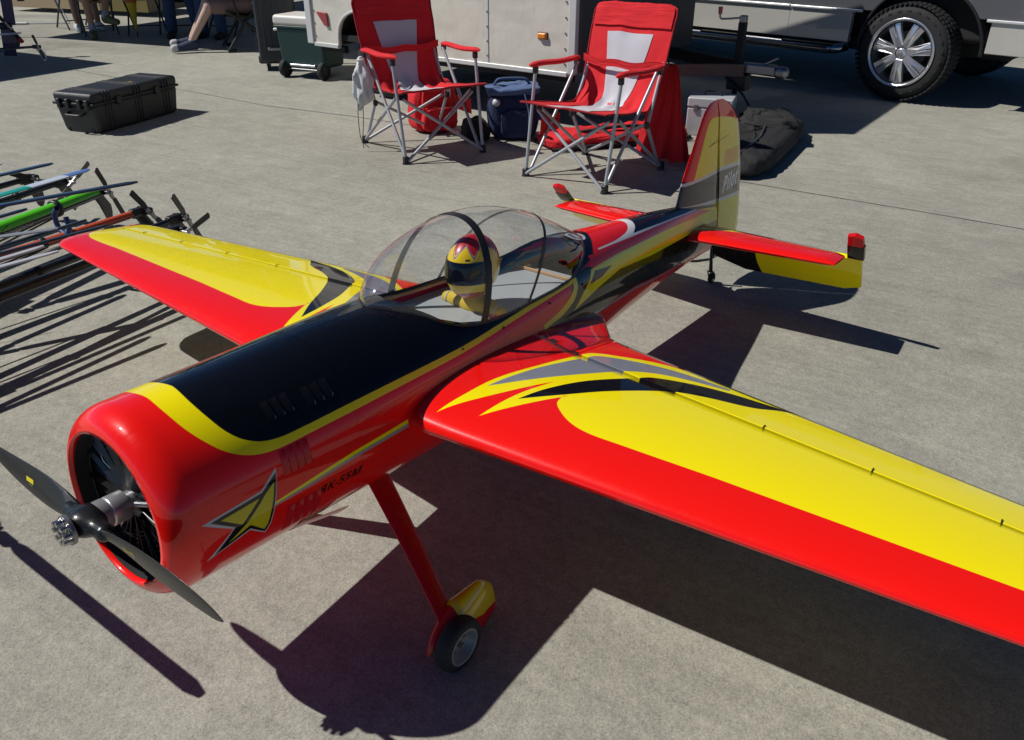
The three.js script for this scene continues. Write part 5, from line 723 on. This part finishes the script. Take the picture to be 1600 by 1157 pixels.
function person(label, pos, turn, o) {
  // joints, seated, facing +z; hips at 0.5 m
  const t = thing('person', label, 'person', pos, turn), K = o.knee || [[-.13, .50, .40], [.13, .50, .40]], A = o.ankle || [[-.14, .09, .42], [.14, .09, .42]], H = [[-.09, .5, 0], [.09, .5, 0]];
  const E = [[-.27, .78, .06], [.27, .78, .06]], S = [[-.18, 1.0, -.05], [.18, 1.0, -.05]], Wr = [[-.16, .62, .24], [.16, .62, .24]];
  const body = []; body.push([[-.06, .52, 0], [.06, .52, 0], .115, .115], [[0, .55, -.01], [0, .78, -.03], .115, .12], [[0, .78, -.03], [0, .95, -.05], .13, .12], [[-.13, .97, -.05], [.13, .97, -.05], .065, .065], [[0, 1.0, -.05], [0, 1.12, -.03], .055, .05]);
  for (const i of [0, 1]) { body.push([H[i], K[i], .085, .06], [K[i], A[i], .055, .036], [S[i], E[i], .05, .038], [E[i], Wr[i], .038, .026]); const f = o.toe?.[i] || [A[i][0] * 1.1, .035, A[i][2] + .16]; body.push([[A[i][0], A[i][1] - .05, A[i][2] - .03], f, .036, .026]); body.push([Wr[i], [Wr[i][0] * .8, Wr[i][1] - .03, Wr[i][2] + .06], .028, .022]); for (let k = 0; k < 4; k++) body.push([[Wr[i][0] * .8 + (k - 1.5) * .016, Wr[i][1] - .03, Wr[i][2] + .05], [Wr[i][0] * .8 + (k - 1.5) * .018, Wr[i][1] - .065, Wr[i][2] + .125 - Math.abs(k - 1.3) * .008], .009, .007]); body.push([[Wr[i][0] * .7, Wr[i][1] - .02, Wr[i][2] + .03], [Wr[i][0] * .45, Wr[i][1] - .045, Wr[i][2] + .075], .01, .008]); }
  body.push([[0, 1.2, -.02], [0, 1.26, -.025], .082, .092], [[0, 1.17, .035], [0, 1.14, .04], .045, .035], [[0, 1.215, .075], [0, 1.195, .09], .012, .014]);
  mesh('body', boneMesh(body, .017, .02), o.skin || skinM, t);
  const grow = (l, g) => l.map(([a, b, r, s]) => [a, b, r + g, s + g]);
  mesh('shirt', boneMesh(grow([body[1], body[2], body[3], [S[0], [(S[0][0] + E[0][0]) / 2, .89, 0], .052, .05], [S[1], [(S[1][0] + E[1][0]) / 2, .89, 0], .052, .05]], .012), .022, .03), o.shirt, t);
  const lg = []; for (const i of [0, 1]) { lg.push([H[i], K[i], .088, .066]); if (o.long) lg.push([K[i], [A[i][0] * .97 + K[i][0] * .03, A[i][1] + .02, A[i][2]], .066, .058]); }
  if (!o.long) for (let i = 0; i < 2; i++) lg[i] = [H[i], [H[i][0] * .15 + K[i][0] * .85, H[i][1] * .15 + K[i][1] * .85, H[i][2] * .15 + K[i][2] * .85], .09, .08];
  mesh(o.long ? 'jeans' : 'shorts', boneMesh(grow([[[-.06, .52, 0], [.06, .52, 0], .115, .115], ...lg], .012), .02, .03), o.pants, t);
  for (const i of [0, 1]) { const f = o.toe?.[i] || [A[i][0] * 1.1, .035, A[i][2] + .16], h = [A[i][0], A[i][1] - .045, A[i][2] - .04]; mesh('shoe', boneMesh([[h, f, .046, .04], [[A[i][0], A[i][1] - .01, A[i][2] - .02], [(h[0] + f[0]) / 2, (h[1] + f[1]) / 2 + .01, (h[2] + f[2]) / 2], .046, .04]], .011, .03), o.shoe, t);
    if (o.sock) mesh('sock', boneMesh([[[A[i][0], A[i][1], A[i][2] - .01], [A[i][0] * .85 + K[i][0] * .15, A[i][1] * .85 + K[i][1] * .15, A[i][2] * .85 + K[i][2] * .15], .043, .044]], .01), o.sock, t);
    if (o.toeCap) mesh('toe_cap', boneMesh([[[f[0] * .9 + h[0] * .1, f[1] * .9 + h[1] * .1, f[2] * .9 + h[2] * .1], f, .043, .042]], .009), o.toeCap, t);
    if (o.sole) mesh('sole', boneMesh([[[h[0], h[1] - .03, h[2]], [f[0], f[1] - .022, f[2] + .012], .026, .026]], .008), o.sole, t); }
  mesh('hair', boneMesh([[[0, 1.25, -.035], [0, 1.285, -.03], .095, .088], [[0, 1.2, -.06], [0, 1.25, -.05], .07, .08]], .012), std(C(.03, .02, .012), .8), t);
  for (const s of [-1, 1]) { mesh('eye', mv(new THREE.SphereGeometry(.011, 10, 8), s * .032, 1.228, .057), M.white, t); mesh('ear', mv(new THREE.SphereGeometry(.02, 10, 8).scale(.4, 1, .7), s * .09, 1.215, -.02), o.skin || skinM, t); }
  mesh('mouth', box(.04, .008, .008, 0, 1.158, .077, .003), std(C(.25, .08, .07), .6), t);
  return t;
}
function foldSeat(label, pos, turn, seatMat, kind) {
  const t = thing(kind === 'camp' ? 'camping_chair' : 'folding_chair', label, 'folding chair', pos, turn);
  if (kind === 'camp') {
    mesh('seat', grid(10, 10, (s, v) => V(-.26 + .52 * s, .42 - .05 * Math.sin(Math.PI * s) - .05 * v, .25 - .46 * v)), seatMat, t); mesh('back', grid(10, 10, (s, v) => V(-.26 + .52 * s, .40 + .55 * v, -.2 - .14 * v - .03 * Math.sin(Math.PI * s))), seatMat, t);
    for (const s of [-1, 1]) { mesh('frame_tube', tube([[s * .29, .03, .28], [s * .28, .30, .08], [s * .27, .62, -.2], [s * .27, .97, -.36]], .017, 20, 8), M.black, t); mesh('frame_tube', tube([[s * .28, .03, -.3], [s * .28, .28, .02], [s * .28, .46, .26]], .017, 16, 8), M.black, t); mesh('foot_bar', rod(V(s * .29, .02, .30), V(s * .29, .02, .2), .02), M.black, t); mesh('armrest', box(.05, .025, .42, s * .3, .62, .02, .008), M.black, t); mesh('arm_post', rod(V(s * .29, .3, .1), V(s * .3, .62, .18), .012), M.black, t); }
    mesh('cross_bar', rod(V(-.29, .03, .28), V(.29, .03, .28), .014), M.black, t); mesh('cross_bar', rod(V(-.28, .03, -.3), V(.28, .03, -.3), .014), M.black, t);
  } else {
    mesh('seat', box(.42, .035, .4, 0, .45, 0, .014), seatMat, t); mesh('back', box(.42, .2, .025, 0, .8, -.25, .01, -.12), seatMat, t);
    for (const s of [-1, 1]) { mesh('leg', tube([[s * .2, .01, .24], [s * .2, .45, -.12], [s * .2, .9, -.27]], .012, 16, 8), M.black, t); mesh('leg', tube([[s * .2, .01, -.24], [s * .2, .44, .16]], .012, 10, 8), M.black, t); } mesh('brace', rod(V(-.2, .12, .15), V(.2, .12, .15), .008), M.black, t);
  }
  return t;
}
const olive = std(C(.09, .1, .05), .9), whiteSole = std(C(.5, .5, .5), .7);
person('person in shorts with crossed tan legs and olive shoes under the canopy', [-5.62, 0, -11.62], .55, { ankle: [[-.12, .09, .40], [.05, .27, .52]], knee: [[-.13, .50, .38], [.12, .54, .40]], toe: [[-.14, .035, .56], [.16, .21, .66]], pants: khaki, shirt: std(C(.1, .14, .22), .9), shoe: olive, sock: std(C(.25, .28, .38), .9) });
foldSeat('black folding chair under the person in shorts', [-5.62, 0, -11.62], .55, M.black);
person('person with bare lower legs and white sandals behind the person in shorts', [-6.25, 0, -12.3], .8, { pants: std(C(.25, .2, .08), .9), shirt: std(C(.3, .3, .32), .9), shoe: std(C(.5, .5, .5), .7) });
foldSeat('black folding chair behind the person in shorts', [-6.25, 0, -12.3], .8, M.black);
foldSeat('empty folding chair with a white seat between two seated people', [-5.0, 0, -11.7], .2, std(C(.5, .5, .5), .6));
person('person in blue jeans and dark shoes seated beside the white chair', [-4.45, 0, -11.75], .2, { pants: denim, long: true, shirt: std(C(.12, .12, .13), .9), shoe: std(C(.03, .02, .015), .7), ankle: [[-.14, .09, .46], [.2, .09, .44]] });
foldSeat('dark folding chair under the person in blue jeans', [-4.45, 0, -11.75], .2, M.black);
person('person in faded jeans leaning forward, nearest the person with canvas shoes', [-3.85, 0, -11.65], -.25, { pants: denim2, long: true, shirt: std(C(.3, .28, .06), .9), shoe: std(C(.03, .02, .015), .7) });
foldSeat('dark folding chair under the person in faded jeans', [-3.85, 0, -11.65], -.25, M.black);
person('person with bare legs and blue white canvas shoes stretched out to the left', [-3.2, 0, -10.35], -1.15, { pants: std(C(.2, .13, .12), .9), shirt: std(C(.45, .03, .03), .9), shoe: std(C(.03, .045, .09), .8), sole: whiteSole, toeCap: whiteSole, skin: std(C(.5, .33, .26), .6), knee: [[-.12, .52, .42], [.12, .50, .42]], ankle: [[-.10, .13, .66], [.10, .12, .68]], toe: [[-.1, .09, .87], [.12, .06, .88]] });
foldSeat('dark olive camping chair with thick black tubes, nearest the rolling case', [-3.2, 0, -10.35], -1.15, std(C(.035, .035, .012), .9), 'camp');
{
  const w = thing('windsock_toy', 'small yellow and orange pennant leaning under the white folding chair', 'pennant', [-5.0, 0, -11.35], .2);
  mesh('pennant', mv(new THREE.ConeGeometry(.07, .42, 16), 0, .23, 0, Math.PI), std(C(.5, .38, .02), .8), w); mesh('cap', mv(new THREE.CylinderGeometry(.06, .072, .05, 16), 0, .45, 0), std(C(.45, .08, .02), .8), w); mesh('stick', rod(V(.0, .0, .0), V(.02, .62, 0), .008), M.black, w);
}
{
  // low timber platform with model trucks on it
  const p = thing('wooden_platform', 'low pale timber platform in the far left background', 'platform', [-7.3, 0, -14.3], -.33), wm = std(C(.42, .32, .19), .8, { bumpMap: grainN, bumpScale: .003 });
  for (let i = 0; i < 8; i++) mesh('plank', box(2.9, .03, .145, .2, .3, -.0 - i * .15, .004), wm, p); mesh('edge_board', box(1.95, .22, .03, -.28, .18, .09, .006), wm, p); mesh('edge_board', box(.95, .22, .03, 1.18, .18, .088, .006), std(C(.2, .16, .05), .8), p); for (const x of [-1.2, 1.6]) mesh('side_board', box(.03, .22, 1.2, x, .18, -.53, .006), wm, p);
  const truck = (label, x, z, col, ry) => { const g = thing('toy_truck', label, 'model truck', [x, .316, z], ry); mesh('shell', merge(box(.42, .07, .2, 0, .15, 0, .025), box(.2, .09, .17, -.03, .21, 0, .03)), col, g); mesh('chassis', box(.4, .03, .12, 0, .09, 0, .008), M.black, g); for (const sx of [-1, 1]) for (const s of [-1, 1]) { const w = new THREE.Group(); w.name = 'wheel'; g.add(w); w.position.set(sx * .15, .07, s * .12); mesh('tyre', mv(tyreG(.07, .06, 24), 0, 0, 0, 0, Math.PI / 2), M.rubber, w); mesh('hub', mv(new THREE.CylinderGeometry(.035, .035, .05, 14), 0, 0, s * .008, Math.PI / 2), M.alu, w); } return g; };
  truck('bright green model truck on the timber platform', -7.25, -14.42, std(C(.02, .55, .05), .4), -.33);
  truck('dark model truck with bright wheel at the left end of the timber platform', -8.25, -14.75, std(C(.03, .03, .035), .4), .9);
  const c = thing('tool_chest', 'large black chest standing on the right end of the timber platform', 'chest', [-6.35, .316, -14.6], -.33); mesh('body', box(1.0, .5, .6, .2, .25, 0, .03), M.black, c); mesh('lid', box(1.02, .08, .62, .2, .54, 0, .02), M.black, c); mesh('latch', box(.06, .08, .02, .2, .48, .315, .005), M.dullSteel, c);
  const s = thing('prop_stand', 'small silver wire stand lying on the concrete before the timber platform', 'stand', [-6.9, 0, -12.75], .1); mesh('rod', rod(V(-.35, .015, .05), V(.3, .015, 0), .009), M.alu, s); mesh('rod', rod(V(.3, .015, 0), V(.05, .4, -.25), .007), M.dullSteel, s); mesh('feet', box(.3, .03, .06, -.42, .02, .06, .01), M.white, s);
}
renderer.render(scene, camera);
